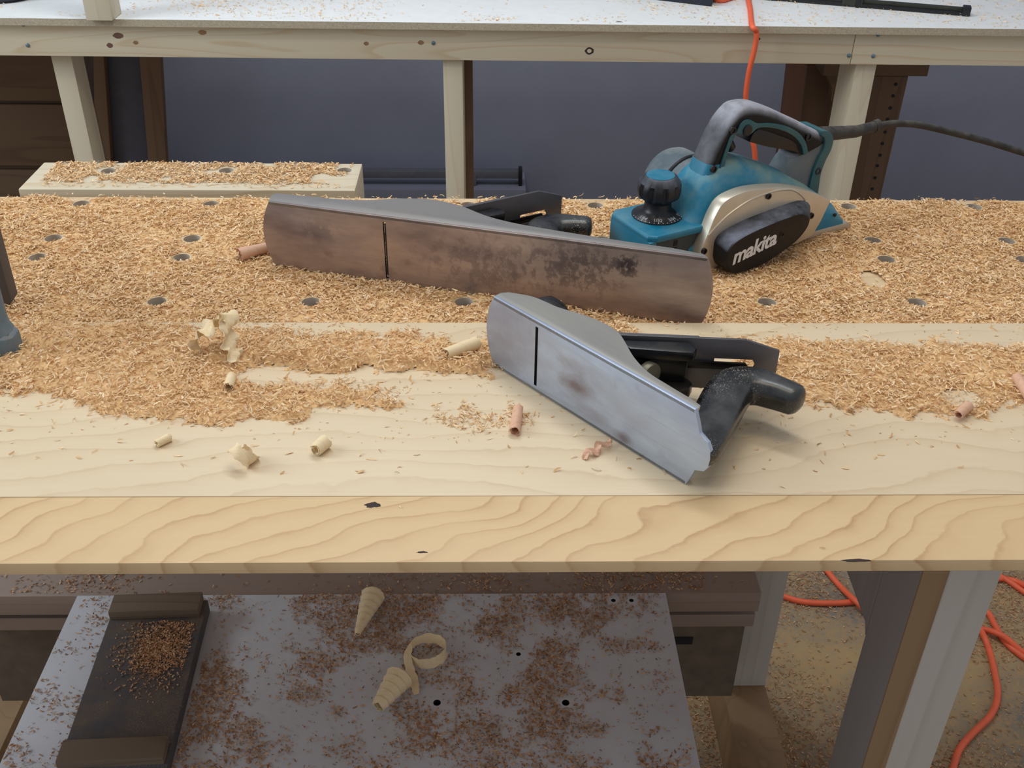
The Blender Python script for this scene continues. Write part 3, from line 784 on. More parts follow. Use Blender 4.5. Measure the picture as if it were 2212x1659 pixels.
xj = fl2(1842, 110, .018)[0]
zr0, zr1 = TZ - .078, TZ - .0135
ra_ = obj('front_rail', MB().box(-1.7, xj - .0004, .018, .056, zr0, zr1), M['pine'], bevel=.002, **F_)
rb_ = obj('front_rail', MB().box(xj + .0004, 1.7, .018, .056, zr0, zr1), M['pine'], bevel=.002, **F_)
for px, py in ((50, 53), (60, 98), (934, 54), (936, 93), (1842, 70), (1897, 75), (1834, 120), (1886, 121)):
    p = fl2(px, py, .018)
    obj('screw', MB().lathe([(.0042, .0182), (.0038, .0165), (.002, .0158), (.0005, .0157)], (p[0], 0, p[2]), 14, axis='y'), M['screw'], world=False, parent=ra_ if p[0] < xj else rb_)
for px, py, a, b, mt in ((255, 77, .010, .006, 'red_board'), (237, 98, .006, .005, 'red_board'), (293, 92, .005, .004, 'knot'), (437, 70, .008, .005, 'knot'), (791, 94, .005, .004, 'knot'), (909, 92, .006, .0045, 'knot'), (1143, 60, .005, .005, 'bark'), (1337, 50, .009, .0035, 'bark'), (1273, 110, .0085, .0075, 'bark'), (1638, 84, .004, .003, 'bark')):
    p = fl2(px, py, .018); n = 14
    poly = [(p[0] + a * math.cos(2 * PI * k / n) * (1 + .15 * math.sin(2 * k)), p[2] + b * math.sin(2 * PI * k / n)) for k in range(n)]
    obj('knot', MB().prism(poly, .0181, .01775), M[mt], world=False, parent=ra_, smooth=None)
    if px == 1273:
        poly = [(p[0] + .0045 * math.cos(2 * PI * k / n), p[2] + .004 * math.sin(2 * PI * k / n)) for k in range(n)]
        obj('knot', MB().prism(poly, .0180, .0176), M['pine'], world=False, parent=ra_, smooth=None)
for (xa, xb, w) in ((fl2(102, 140, .03)[0], fl2(146, 140, .03)[0], .06), (fl2(957, 140, .03)[0], fl2(999, 140, .03)[0], .075), (fl2(1846, 160, .03)[0], fl2(1890, 160, .03)[0], .075)):
    obj('leg', MB().box(xa, xb, .056 if w == .06 else .03, .03 + w + .03, 0, zr0 + .03 if w == .06 else zr0), M['pine_z'], bevel=.0015, **F_)
xa, xb = fl2(990, 250, .12)[0], fl2(1021, 250, .12)[0]
obj('leg_brace', MB().box(xa, xb, .136, .160, 0, zr0), M['brown_board'], bevel=.001, **F_)
obj('rear_rail', MB().box(-1.7, 1.7, .58, .618, zr0, zr1), M['pine'], **F_)
for xx in (-1.6, 1.6): obj('rear_leg', MB().box(xx, xx + .045, .54, .578, 0, zr0 + .05), M['pine_z'], **F_)

CT = 0.0045   # far counter top in scene z


def on_counter(px, py): return at_z(px, py, CT)


p = on_counter(200, 34); q = on_counter(270, 34)
post = obj('timber_post', MB().box(p[0] - .0, q[0] - .012, 2.085, 2.145, CT, .42), M['pine_block'], None, bevel=.002, loc=(p[0], 2.11, CT))
tag(post, 'pale square timber post standing on the edge of the white counter', 'post')
c = on_counter(20, 6)
dk = thing('dark_tool_case', 'dark object at the far left end of the white counter', 'case', (c[0] - .03, c[1] + .05, CT))
obj('body', MB().lathe([(.058, CT), (.066, CT + .006), (.066, CT + .03), (.055, CT + .05), (.02, CT + .06)], (c[0] - .03, c[1] + .05, 0), 30), M['navy'], dk, bevel=.001)
obj('handle', MB().tube(spline([(c[0] - .07, c[1] + .05, CT + .055), (c[0] - .05, c[1] + .05, CT + .085), (c[0] - .01, c[1] + .05, CT + .085), (c[0] + .01, c[1] + .05, CT + .055)], 5), .007, 10), M['blackplastic'], dk)
p = on_counter(1400, -6); q = on_counter(1538, 15)
bx = thing('navy_case', 'dark navy box standing on the white counter left of the orange cord', 'case', ((p[0] + q[0]) / 2, q[1] + .05, CT))
obj('box', MB().prism([(p[0] - .06, p[1] + .012), (q[0], q[1] + .002), (q[0] + .03, q[1] + .11), (p[0] - .03, p[1] + .12)], CT + .0003, CT + .045, lambda u, w, a: (u, w, a)), M['navy'], bx, bevel=.003)
obj('lid', MB().prism([(p[0] - .062, p[1] + .010), (q[0] + .002, q[1]), (q[0] + .032, q[1] + .112), (p[0] - .032, p[1] + .122)], CT + .047, CT + .062, lambda u, w, a: (u, w, a)), M['navy'], bx, bevel=.003)
# bar clamp on the counter
a = on_counter(1640, -4); b = on_counter(2094, 33); a[2] = b[2] = CT
dv = (b - a) / np.linalg.norm(b - a); nv = np.array([-dv[1], dv[0], 0]); cl_l = np.linalg.norm(b - a)
cz_ = np.array([0, 0, 1.0])
cput = lambda u, w, h: tuple(a + dv * u + nv * w + cz_ * h)
cb = thing('bar_clamp', 'dark steel bar clamp lying on the white counter right of the orange cord', 'clamp', tuple(b))


def cbox(u0, u1, w0, w1, h0, h1):
    m = MB(); m.prism([(u0, w0), (u1, w0), (u1, w1), (u0, w1)], h0, h1, cput); return m


obj('bar', cbox(0, cl_l - .012, -.006, .008, .004, .014), M['clampsteel'], cb, bevel=.001)
obj('rail_cap', cbox(0, cl_l - .02, -.012, -.005, .0005, .008), M['blackplastic'], cb, bevel=.001)
obj('end_stop', cbox(cl_l - .016, cl_l, -.014, .010, .0005, .018), M['blackplastic'], cb, bevel=.002)
uu = np.dot(on_counter(1840, 18) - a, dv)
obj('sliding_jaw', cbox(uu - .022, uu + .020, -.013, .014, .002, .024), M['clampsteel'], cb, bevel=.003)
obj('jaw_lip', cbox(uu + .006, uu + .016, -.016, .018, .0005, .028), M['blackplastic'], cb, bevel=.002)
uu = np.dot(on_counter(1666, 0) - a, dv)
obj('clamp_head', cbox(uu - .015, uu + .013, -.014, .014, .0005, .026), M['blackplastic'], cb, bevel=.003)

# orange cord over the counter edge
oc = MB(); R_ = .0055
yy = 2.066
top_pts = [(0.47, 2.42, CT + R_), (0.482, 2.27, CT + R_), tuple(np.array(on_counter(1606, -8)) + [0, 0, R_]), tuple(np.array(on_counter(1618, 16)) + [0, 0, R_])]
e = at_y(1627, 40, 2.0695)
pts = top_pts + [(e[0], 2.072, CT + .004), tuple(at_y(1634, 70, yy)), tuple(at_y(1630, 105, yy)), tuple(at_y(1617, 160, yy + .004)), tuple(at_y(1611, 215, yy + .01)), tuple(at_y(1616, 270, yy + .02)), tuple(at_y(1631, 345, yy + .03))]
x, y, z = pts[-1]
pts += [(x + .02, y + .05, -.45), (x + .03, y + .03, -.70), (x + .08, y - .05, FZ + .02), (x + .2, y - .12, FZ + R_), (x + .45, y - .15, FZ + R_)]
o = obj('extension_cord', MB().tube(spline(pts, 8), R_, 12), M['orange'], None, smooth=60, loc=(x + .2, y - .12, FZ))
tag(o, 'orange extension cord hanging over the edge of the white counter', 'cord')

# orange cord on the floor
fz = FZ + .0055
def fp(px, py, dz=0.0): q = at_z(px, py, fz + dz); return tuple(q)
fc1 = [fp(1560, 1200), fp(1640, 1262), fp(1690, 1287), fp(1735, 1300), fp(1790, 1303), fp(1835, 1301), fp(1870, 1296), fp(1960, 1270)]
fc2 = [fp(1760, 1195), fp(1792, 1240), fp(1820, 1272), fp(1850, 1300, .011), fp(1890, 1335), fp(2000, 1390)]
fc3 = [fp(2020, 1180), fp(2120, 1225), fp(2170, 1250), fp(2230, 1290), fp(2320, 1340)]
fc4 = [fp(2100, 1262), fp(2150, 1251), fp(2190, 1254), fp(2240, 1275, .011), fp(2330, 1300)]
fc5 = [fp(2110, 1310), fp(2135, 1325), fp(2150, 1352), fp(2175, 1390), fp(2230, 1432), fp(2330, 1480)]
fc6 = [fp(2060, 1350), fp(2118, 1358), fp(2165, 1373, .011), fp(2215, 1412), fp(2300, 1450)]
fc7 = [fp(2080, 1335), fp(2112, 1355, .011), fp(2132, 1390), fp(2148, 1450), fp(2155, 1502), fp(2140, 1545), fp(2100, 1585), fp(2072, 1620), fp(2058, 1662), fp(2040, 1720)]
fm = MB()
for L_ in (fc1, fc2, fc3, fc4, fc5, fc6, fc7): fm.tube(spline(L_, 7), .0055, 10)
o = obj('floor_cord', fm, M['orange'], None, smooth=60, loc=fp(2130, 1400))
tag(o, 'orange extension cord lying in loops on the floor beside the bench legs', 'cord')

# ------------------------------------------------------------------ things by the back wall
# bar on the ledge
p = at_y(700, 376, 3.1); q = at_y(1128, 378, 3.1)
wz = -0.745
bc = thing('pipe_clamp', 'grey steel bar with a dark hooked end lying along the foot of the wall', 'clamp', (q[0], 3.1, wz))
obj('bar', MB().box(p[0], q[0] - .008, 3.085, 3.115, wz + .022, wz + .046), M['barsteel'], bc, bevel=.002)
obj('hook_end', MB().box(q[0] - .012, q[0], 3.08, 3.12, wz + .0005, wz + .052), M['blackplastic'], bc, bevel=.002)
xs_ = at_y(1022, 380, 3.1)[0]
obj('foot', MB().box(xs_ - .03, xs_ + .01, 3.08, 3.12, wz + .0005, wz + .035), M['barsteel'], bc, bevel=.002)

# drawer cabinet at the left
cl = thing('drawer_cabinet', 'dark brown chest of wide drawers at the back left corner', 'cabinet', (-1.35, 2.85, FZ))
xr = at_y(196, 240, 2.72)[0]
obj('carcass', MB().box(-1.9, xr, 2.735, 3.15, FZ, -.02), M['drawer'], cl)
zs = [at_y(60, 70, 2.72)[2], at_y(60, 218, 2.72)[2], at_y(60, 226, 2.72)[2], at_y(60, 358, 2.72)[2], at_y(60, 367, 2.72)[2], FZ + .02]
for z1, z0 in ((zs[0], zs[1]), (zs[2], zs[3]), (zs[4], zs[5])):
    d_ = obj('drawer', MB().box(-1.89, xr - .01, 2.72, 2.7345, z0, z1), M['drawer'], cl, bevel=.002)
    obj('handle', MB().box(-1.62, -1.50, 2.70, 2.7195, (z0 + z1) / 2 - .008, (z0 + z1) / 2 + .008), M['dark'], d_, bevel=.003)
def leaning(name, label, cat, pxs, y, thick, mat, top=0.15, pegs=None):
    """upright board: left and right edge at two image heights on plane y, carried to the floor"""
    (l0, l1), (r0, r1) = pxs
    A = at_y(l0, 150, y); B = at_y(l1, 400, y); C_ = at_y(r0, 150, y); D = at_y(r1, 400, y)
    ex = lambda P, Q, z: P[0] + (Q[0] - P[0]) * (z - P[2]) / (Q[2] - P[2])
    poly = [(ex(A, B, FZ), FZ + .0003), (ex(C_, D, FZ), FZ + .0003), (ex(C_, D, top), top), (ex(A, B, top), top)]
    lc = ((poly[0][0] + poly[1][0]) / 2, y + thick / 2, FZ)
    o = obj(name, MB().prism(poly, y, y + thick), mat, None, bevel=.0015, loc=lc)
    return tag(o, label, cat, 'brown planks standing by the back wall' if name == 'plank' else None)
leaning('plank', 'brown plank standing upright just right of the chest of drawers', 'plank', ((202, 206), (226, 243)), 2.64, .025, M['brown_board'])
leaning('slate_panel', 'dark grey panel standing between two brown planks at the left', 'panel', ((228, 243), (306, 326)), 2.672, .02, M['slate'])
leaning('plank', 'brown plank standing upright between the dark grey panel and bare wall', 'plank', ((303, 325), (348, 362)), 2.64, .025, M['brown_board'])
leaning('plank', 'narrow red-brown plank standing upright behind the planer at right', 'plank', ((1700, 1672), (1741, 1716)), 2.74, .02, M['red_board'])
leaning('plank', 'wide brown plank standing upright left of the right-hand bench post', 'plank', ((1743, 1718), (1808, 1780)), 2.79, .02, M['brown_board'])
o = leaning('pegged_board', 'dark brown board with a row of small holes behind the right-hand post', 'board', ((1850, 1800), (1966, 1908)), 2.74, .03, M['brown_board'], top=at_y(1900, 165, 2.74)[2])
lo = Vector(o.location)
for (px, py) in ((1935, 182), (1929, 207), (1923, 233), (1917, 258), (1912, 285), (1906, 310), (1901, 335), (1895, 358), (1890, 384), (1884, 408)):
    q = at_y(px, py, 2.74)
    obj('peg_hole', MB().lathe([(.0045, 2.7385), (.0045, 2.7402)], (q[0], 0, q[2]), 10, axis='y'), M['dark'], o, smooth=None)
p = at_y(1880, 152, 2.70); q = at_y(2003, 165, 2.70)
obj('top_cleat', MB().box(at_y(1780, 152, 2.70)[0], q[0], 2.70, 2.78, q[2], q[2] + .04), M['drawer'], o, bevel=.001)
p = at_y(1778, 150, 2.70)
br = MB().prism([(at_y(1778, 160, 2.7)[0], at_y(1778, 152, 2.7)[2]), (at_y(1845, 152, 2.7)[0], at_y(1845, 152, 2.7)[2]), (at_y(1822, 250, 2.7)[0], at_y(1822, 250, 2.7)[2]), (at_y(1796, 218, 2.7)[0], at_y(1796, 218, 2.7)[2]), (at_y(1798, 190, 2.7)[0], at_y(1798, 190, 2.7)[2])], 2.705, 2.735)
obj('bracket', br, M['drawer'], o, bevel=.001)

# ------------------------------------------------------------------ cast machine foot at the left edge
mf = thing('machine_foot', 'blue-grey cast metal foot with an upright at the left edge', 'machine part', (-.475, .85, PZ))
fx = -.4435
def pad(z, g): return [(fx - .085, .836 + g, z), (fx - .006, .836 + g, z), (fx - g, .841 + g, z), (fx - g, .856, z), (fx - .006, .862 - g, z), (fx - .085, .862 - g, z)]
obj('foot_pad', MB().loft([pad(PZ + .0004, 0), pad(PZ + .0185, 0), pad(PZ + .0225, .003)]), M['bluegrey'], mf, bevel=.0006)
obj('upright', MB().sweep([(fx - .026, .849, PZ + .018), (fx - .0275, .849, PZ + .026), (fx - .029, .849, PZ + .034), (fx - .030, .850, PZ + .060), (fx - .031, .851, PZ + .14), (fx - .032, .852, PZ + .26)], [.024, .0225, .0235, .0245, .025, .025], [.0125, .011, .010, .010, .010, .010], side=(0, 1, 0), n=16, p=4), M['bluegrey'], mf, smooth=50)
obj('web', MB().prism([(-.60, .0006), (-.498, .0006), (-.4905, .010), (-.487, .30), (-.60, .30)], .948, .966), M['greyweb'], mf, bevel=.0015)
obj('cross_tie', MB().box(fx - .10, fx - .075, .845, .952, .10, .16), M['bluegrey'], mf, bevel=.002)


# ------------------------------------------------------------------ shavings
def roll_mb(L, r0, r1, turns=1.8, th=.0006, nu=10, nv=30, ragged=.0012, seed=0, rib=0):
    """thin sheet rolled into a tube along x, radius r0 to r1"""
    rd = random.Random(seed); m = MB(); grid = []
    for i in range(nu + 1):
        u = i / nu; row = []; rk = 1 + .12 * ((u * rib) % 1.0) if rib else 1.0
        for j in range(nv + 1):
            v = j / nv; a = 2 * PI * turns * v; r = (r0 + (r1 - r0) * u) * rk * (1 - .42 * v)
            x = L * (u - .5) + (rd.uniform(-1, 1) * ragged if i in (0, nu) else 0) + .10 * L * (v - .5)
            row.append(Vector((x, r * math.cos(a + u * .5), r * math.sin(a + u * .5))))
        grid.append(row)
    n = nv + 1
    outer_ = [p for row in grid for p in row]
    inner_ = []
    for row in grid:
        for p in row:
            rr = math.hypot(p.y, p.z); k = max(.2, (rr - th) / rr); inner_.append(Vector((p.x, p.y * k, p.z * k)))
    N = len(outer_); fs = []
    for i in range(nu):
        for j in range(nv):
            q = (i * n + j, i * n + j + 1, (i + 1) * n + j + 1, (i + 1) * n + j); fs.append(q); fs.append(tuple(k + N for k in q[::-1]))
    for j in range(nv): fs.append((j, j + N, j + 1 + N, j + 1)); k = nu * n + j; fs.append((k, k + 1, k + 1 + N, k + N))
    for i in range(nu): a = i * n; fs.append((a, a + n, a + n + N, a + N)); k = i * n + nv; fs.append((k, k + N, k + n + N, k + n))
    m.add(outer_ + inner_, fs); return m


def ribbon_mb(path, width, side, th=.0006, wav=0.0, freq=9, seed=0):
    rd = random.Random(seed); P = [Vector(p) for p in path]; m = MB(); n = len(P); rings = []
    for i, p in enumerate(P):
        d = (P[min(i + 1, n - 1)] - P[max(i - 1, 0)]).normalized(); sd = Vector(side(i / (n - 1)) if callable(side) else side); sd = (sd - d * sd.dot(d)).normalized(); up = d.cross(sd)
        w = width * (1 - .35 * abs(2 * i / (n - 1) - 1) ** 3) * (1 + .12 * rd.uniform(-1, 1))
        row = []
        for k, s_ in enumerate((-1, -.5, 0, .5, 1)):
            row.append(p + sd * (w / 2 * s_) + up * (wav * math.sin(freq * 6.28 * i / (n - 1) + k * 1.6) * (abs(s_) + .25)))
        rings.append(row + [q + up * th for q in row[::-1]])
    m.loft(rings); return m


def shaving(mb, mat, at, heading, label, tilt=0.0, lift=0.0, name='wood_shaving', group='loose rolled and curled wood shavings'):
    R = Matrix.Rotation(heading, 4, 'Z') @ Matrix.Rotation(tilt, 4, 'Y')
    vs = [R @ Vector(v) for v in mb.v]; zmin = min(v.z for v in vs)
    mb.v = [(v.x + at[0], v.y + at[1], v.z - zmin + at[2] + lift) for v in vs]
    o = obj(name, mb, mat, None, smooth=50, loc=(at[0], at[1], at[2] + lift))
    return tag(o, label, 'shaving', group)


def hdg(p, q): return math.atan2(q[1] - p[1], q[0] - p[0])


def tube_between(pa, pb, z, r0, r1, mat, label, seed, turns=1.8, lift=0.0, rib=0):
    A = at_z(*pa, z); B = at_z(*pb, z); L = np.linalg.norm(B - A)
    return shaving(roll_mb(L, r0, r1, turns, seed=seed, rib=rib, nu=40 if rib else 10), mat, (A + B) / 2, hdg(A, B), label, lift=lift)


tube_between((340, 966), (368, 952), PZ, .0036, .0040, M['shaving'], 'small tightly rolled shaving, leftmost on the bare front of the panel', 1)
tube_between((683, 985), (705, 966), PZ, .0058, .0066, M['shaving'], 'short fat rolled shaving on bare board, right of the crumpled curl', 2, 2.2)
tube_between((1112, 940), (1120, 890), PZ, .0052, .0046, M['shaving_pink'], 'pinkish rolled shaving pointing at the viewer beside the short plane', 3, 2.4)
tube_between((965, 776), (1032, 752), PZ + .004, .0062, .0070, M['shaving'], 'fat rolled shaving on the chips left of the short plane', 4, 1.6)
tube_between((495, 845), (503, 820), PZ + .003, .0050, .0046, M['shaving'], 'small rolled shaving on the chips below the big ruffled curl', 5, 1.6)
tube_between((520, 562), (584, 545), .003, .0085, .0060, M['shaving_pink'], 'pinkish rolled shaving against the left end of the long plane', 6, 1.5)
tube_between((2068, 905), (2090, 885), PZ + .002, .0046, .0052, M['shaving_pink'], 'small pink shaving at the edge of the chips, lower right', 7, 1.4)
tube_between((2193, 825), (2222, 868), PZ + .002, .0052, .0056, M['shaving_pink'], 'pinkish rolled shaving at the right edge of the picture', 8, 1.7)
# open curl and crumpled scraps
A = at_z(525, 1004, PZ)
pth = [(.013 * math.cos(a) * (1 - .05 * a), .010 * math.sin(a) * (1 - .05 * a), .0006 * a) for a in np.linspace(2.2, 8.2, 28)]
shaving(ribbon_mb(pth, .012, (.5, .5, 1), wav=.0010, freq=3, seed=3), M['shaving'], A, .6, 'open crumpled shaving curl on bare board between two rolled ones', tilt=1.0)
A = at_z(1285, 980, PZ)
pth = spline([(-.012, -.004, 0), (-.006, .001, .004), (.0, -.002, .001), (.006, .004, .005), (.014, .003, .002), (.018, .006, .004)], 5)
shaving(ribbon_mb(pth, .006, (0, 1, .3), wav=.0010, freq=4, seed=5), M['shaving_pink'], A, .45, 'crumpled pinkish shaving scrap just below the short plane sole')
A = at_z(478, 765, PZ + .003)
pth = spline([(-.024, .004, .0), (-.023, .008, .012), (-.016, .009, .020), (-.005, .006, .022), (.002, .010, .030), (.008, .011, .034), (.010, .004, .028), (.010, -.002, .018), (.013, -.008, .010), (.016, -.013, .006), (.019, -.018, .0)], 6)
shaving(ribbon_mb(pth, .020, (.3, 1, .15), wav=.0032, freq=6, seed=9), M['shaving'], A, .0, 'large pale ruffled shaving standing on the chips at left')

SZ = WZ + .001
tube_between((775, 1385), (810, 1300), SZ, .0035, .0155, M['shaving'], 'cone-shaped shaving on the white board near its back edge', 21, 2.6, rib=7)
tube_between((820, 1545), (868, 1480), SZ, .0080, .0165, M['shaving'], 'cone-shaped shaving on the white board beside the pale strip', 22, 2.6, rib=5)
A = at_z(925, 1415, SZ)
pth = [(.022 * math.cos(a), .019 * math.sin(a), .001 * a) for a in np.linspace(-2.9, 2.6, 34)]
shaving(ribbon_mb(pth, .013, (0, .5, 1), wav=.0004, seed=6), M['shaving'], A, .2, 'pale looped ribbon of shaving on the white board')
A = at_z(893, 1450, SZ)
pth = spline([(-.004, .040, .004), (-.008, .020, .006), (-.004, 0, .004), (.002, -.018, .003), (.006, -.036, .001)], 6)
shaving(ribbon_mb(pth, .011, (1, 0, .3), wav=.0004, seed=7), M['shaving'], A, 0, 'straight pale strip of shaving hanging from the loop on the white board')


# ------------------------------------------------------------------ chips and sawdust
def in_poly(X, Y, poly):
    r = np.zeros(len(X), bool); n = len(poly); j = n - 1
    for i in range(n):
        xi, yi = poly[i][0], poly[i][1]; xj_, yj = poly[j][0], poly[j][1]
        c = ((yi > Y) != (yj > Y)) & (X < (xj_ - xi) * (Y - yi) / (yj - yi + 1e-12) + xi); r ^= c; j = i
    return r


def vnoise(X, Y, s, seed):
    g = np.random.default_rng(seed).random((64, 64)); x = X * s + 500; y = Y * s + 500
    xi = np.floor(x).astype(int); yi = np.floor(y).astype(int); fx_ = x - xi; fy = y - yi
    fx_ = fx_ * fx_ * (3 - 2 * fx_); fy = fy * fy * (3 - 2 * fy); a = lambda i, j: g[i % 64, j % 64]
    return (a(xi, yi) * (1 - fx_) + a(xi + 1, yi) * fx_) * (1 - fy) + (a(xi, yi + 1) * (1 - fx_) + a(xi + 1, yi + 1) * fx_) * fy


def chips(n, X, Y, Z, Lr, Wr, tilt=0.35, curl=(.2, 1.2), rg=rng):
    """n curved slivers as arrays: 8 vertices, 3 quads each"""
    L = rg.uniform(*Lr, n) * np.where(rg.random(n) < .12, 1.5, 1.0); W = rg.uniform(*Wr, n); th = rg.uniform(0, 2 * PI, n); ti = rg.normal(0, tilt, n); ro = rg.normal(0, .6, n)
    k = rg.uniform(*curl, n) * np.sign(rg.random(n) - .5)
    V = np.zeros((n, 8, 3))
    for i in range(4):
        s = (i / 3 - .5); a = k * s * 2
        lx = L * s * np.cos(a * .5); lz = L * (np.abs(s) ** 2) * k * -.8; lw = L * s * np.sin(k * 1.1 * s) * .5
        for j, sg in enumerate((-.5, .5)):
            ww = W * sg * (1 - .35 * (i in (0, 3)))
            x = lx; y = lw + ww * np.cos(ro); z = lz + ww * np.sin(ro)
            x2 = x * np.cos(ti) - z * np.sin(ti); z2 = x * np.sin(ti) + z * np.cos(ti)
            V[:, i * 2 + j, 0] = x2 * np.cos(th) - y * np.sin(th); V[:, i * 2 + j, 1] = x2 * np.sin(th) + y * np.cos(th); V[:, i * 2 + j, 2] = z2
    V[:, :, 2] -= np.minimum(V[:, :, 2].min(1), 0)[:, None] * .75
    V[:, :, 0] += X[:, None]; V[:, :, 1] += Y[:, None]; V[:, :, 2] += Z[:, None]
    q = np.array([[0, 2, 3, 1], [2, 4, 5, 3], [4, 6, 7, 5]])
    F = (np.arange(n)[:, None, None] * 8 + q[None]).reshape(-1, 4)
    return V.reshape(-1, 3), F


def stuff(name, parts, mats, label, cat, loc):
    V = np.concatenate([p[0] for p in parts]); F = []; o = 0; mi = []
    for v, f, m in parts: F.append(f + o); mi.append(np.full(len(f), m, np.int32)); o += len(v)
    F = np.concatenate(F).astype(np.int32); mi = np.concatenate(mi)
    me = bpy.data.meshes.new(name); V = (V - np.array(loc)).astype(np.float32)
    me.vertices.add(len(V)); me.vertices.foreach_set('co', V.ravel())
    me.loops.add(len(F) * 4); me.loops.foreach_set('vertex_index', F.ravel())
    me.polygons.add(len(F)); me.polygons.foreach_set('loop_start', np.arange(0, len(F) * 4, 4, dtype=np.int32))
    for m in mats: me.materials.append(m)
    me.polygons.foreach_set('material_index', mi)
    me.update(calc_edges=True)
    ob = bpy.data.objects.new(name, me); COL.objects.link(ob); ob.location = loc
    ob['kind'] = 'stuff'; return tag(ob, label, cat)


def bed(x0, x1, y0, y1, step, zf, ok):
    """height field under the chips; cells where ok() is false are left out"""
    nx = int((x1 - x0) / step) + 1; ny = int((y1 - y0) / step) + 1
    gx, gy = np.meshgrid(np.linspace(x0, x1, nx), np.linspace(y0, y1, ny), indexing='ij')
    X = gx.ravel(); Y = gy.ravel(); V = np.stack([X, Y, zf(X, Y)], 1)
    I = np.arange(nx * ny).reshape(nx, ny); F = np.stack([I[:-1, :-1], I[1:, :-1], I[1:, 1:], I[:-1, 1:]], -1).reshape(-1, 4)
    c = V[F].mean(1); k = ok(c[:, 0], c[:, 1]); return V, F[k]


HO = np.array(holes)


def hole_d(X, Y, H): return np.min(np.hypot(X[:, None] - H[None, :, 0], Y[:, None] - H[None, :, 1]), 1) if len(X) < 30000 else np.concatenate([hole_d(a, b, H) for a, b in zip(np.array_split(X, len(X) // 20000 + 1), np.array_split(Y, len(X) // 20000 + 1))])


# rear of the bench
bare = at_z(1885, 607, 0.0)
def rear_den(X, Y):
    d = hole_d(X, Y, HO); m = np.clip((d - .0108) / .003, 0, 1)
    e = np.clip((1.234 - Y + .012 * (vnoise(X, Y, 40, 3) - .5)) / .012, 0.05, 1)
    b = np.clip((np.hypot((X - bare[0]) / .013, (Y - bare[1]) / .022) - .8) / .5, 0.02, 1)
    return m * e * b * np.clip(.65 + .9 * (vnoise(X, Y, 25, 4) - .25), .35, 1)


def rear_h(X, Y): return .0010 + .0036 * vnoise(X, Y, 30, 5) ** 1.6 + .0012 * vnoise(X, Y, 120, 6)


N = 125000
X = rng.uniform(-.80, .86, N); Y = rng.uniform(.898, 1.238, N); k = rng.random(N) < rear_den(X, Y); X, Y = X[k], Y[k]
d = hole_d(X, Y, HO); ramp_ = np.clip((d - .0105) / .008, .1, 1)
Zc = rear_h(X, Y) * ramp_ + rng.random(len(X)) ** 1.6 * .0030 * ramp_ - .0008
Vc, Fc = chips(len(X), X, Y, np.maximum(Zc, .0004), (.0034, .0072), (.0009, .0018), tilt=.22, curl=(.1, .9))
bd = bed(-.80, .86, .90, 1.236, .003, lambda x, y: np.maximum(.0004, (rear_h(x, y) * np.clip((hole_d(x, y, HO) - .011) / .008, .1, 1)) - .0006), lambda x, y: (rear_den(x, y) > .28) & (hole_d(x, y, HO) > .0118))
stuff('rear_wood_chips', [(Vc, Fc, 0), (*bd, 1)], [M['chip'], M['chipbase']], 'curly tan planer chips covering the rear of the bench around the dog holes', 'wood chips', (0.03, 1.07, 0))

# on the panel
def poly_z(pts, z): return [at_z(px, py, z) for px, py in pts]
PA = poly_z([(-200, 690), (120, 694), (340, 697), (420, 712), (540, 714), (640, 718), (760, 728), (900, 728), (1000, 740), (1060, 735), (1075, 790), (1040, 812), (960, 812), (880, 800), (760, 800), (690, 805), (640, 795), (560, 790), (520, 800), (560, 840), (700, 830), (790, 845), (880, 862), (860, 885), (740, 882), (640, 903), (540, 916), (400, 915), (300, 912), (210, 888), (150, 868), (60, 850), (-200, 845)], PZ)
PB = poly_z([(1560, 735), (1700, 742), (1900, 748), (2060, 745), (2330, 742), (2330, 872), (2130, 880), (2110, 905), (2060, 900), (2040, 886), (1940, 893), (1860, 884), (1760, 878), (1700, 868), (1600, 830)], PZ)
PC = poly_z([(910, 885), (1000, 880), (1090, 890), (1150, 905), (1130, 930), (1040, 925), (950, 910)], PZ)
PD = poly_z([(1200, 650), (1330, 688), (1390, 720), (1330, 735), (1200, 700)], PZ)
bp = at_z(2078, 862, PZ)


def pan_jit(X, Y):
    return X + .022 * (vnoise(X, Y, 60, 21) - .5) + .010 * (vnoise(X, Y, 260, 24) - .5), Y + .022 * (vnoise(X, Y, 60, 22) - .5) + .012 * (vnoise(X, Y, 260, 25) - .5)


def pan_den(X, Y):
    jx, jy = pan_jit(X, Y)
    a = in_poly(jx, jy, PA) * .95 + in_poly(jx, jy, PB) * .95
    a = np.maximum(a, in_poly(jx, jy, PC) * .35); a = np.maximum(a, in_poly(jx, jy, PD) * .7)
    a *= np.clip(.70 + .8 * (vnoise(X, Y, 22, 23) - .2), .66, 1)
    a *= np.clip((np.hypot((X - bp[0]) / .016, (Y - bp[1]) / .014) - .8) / .5, .05, 1)
    near = (in_poly(X + .03 * (vnoise(X, Y, 40, 27) - .5), Y + .035 * (vnoise(X, Y, 40, 28) - .8), PA) | in_poly(X, Y + .02 * (vnoise(X, Y, 40, 29) - .8), PB))
    return np.maximum(a, np.maximum(.010, near * .13))


def pan_soft(X, Y):
    r = np.zeros(len(X))
    X, Y = pan_jit(X, Y)
    for rad in (.004, .008):
        for k in range(6):
            dx, dy = rad * math.cos(k * PI / 3), rad * math.sin(k * PI / 3); r += in_poly(X + dx, Y + dy, PA) | in_poly(X + dx, Y + dy, PB)
    return r / 12


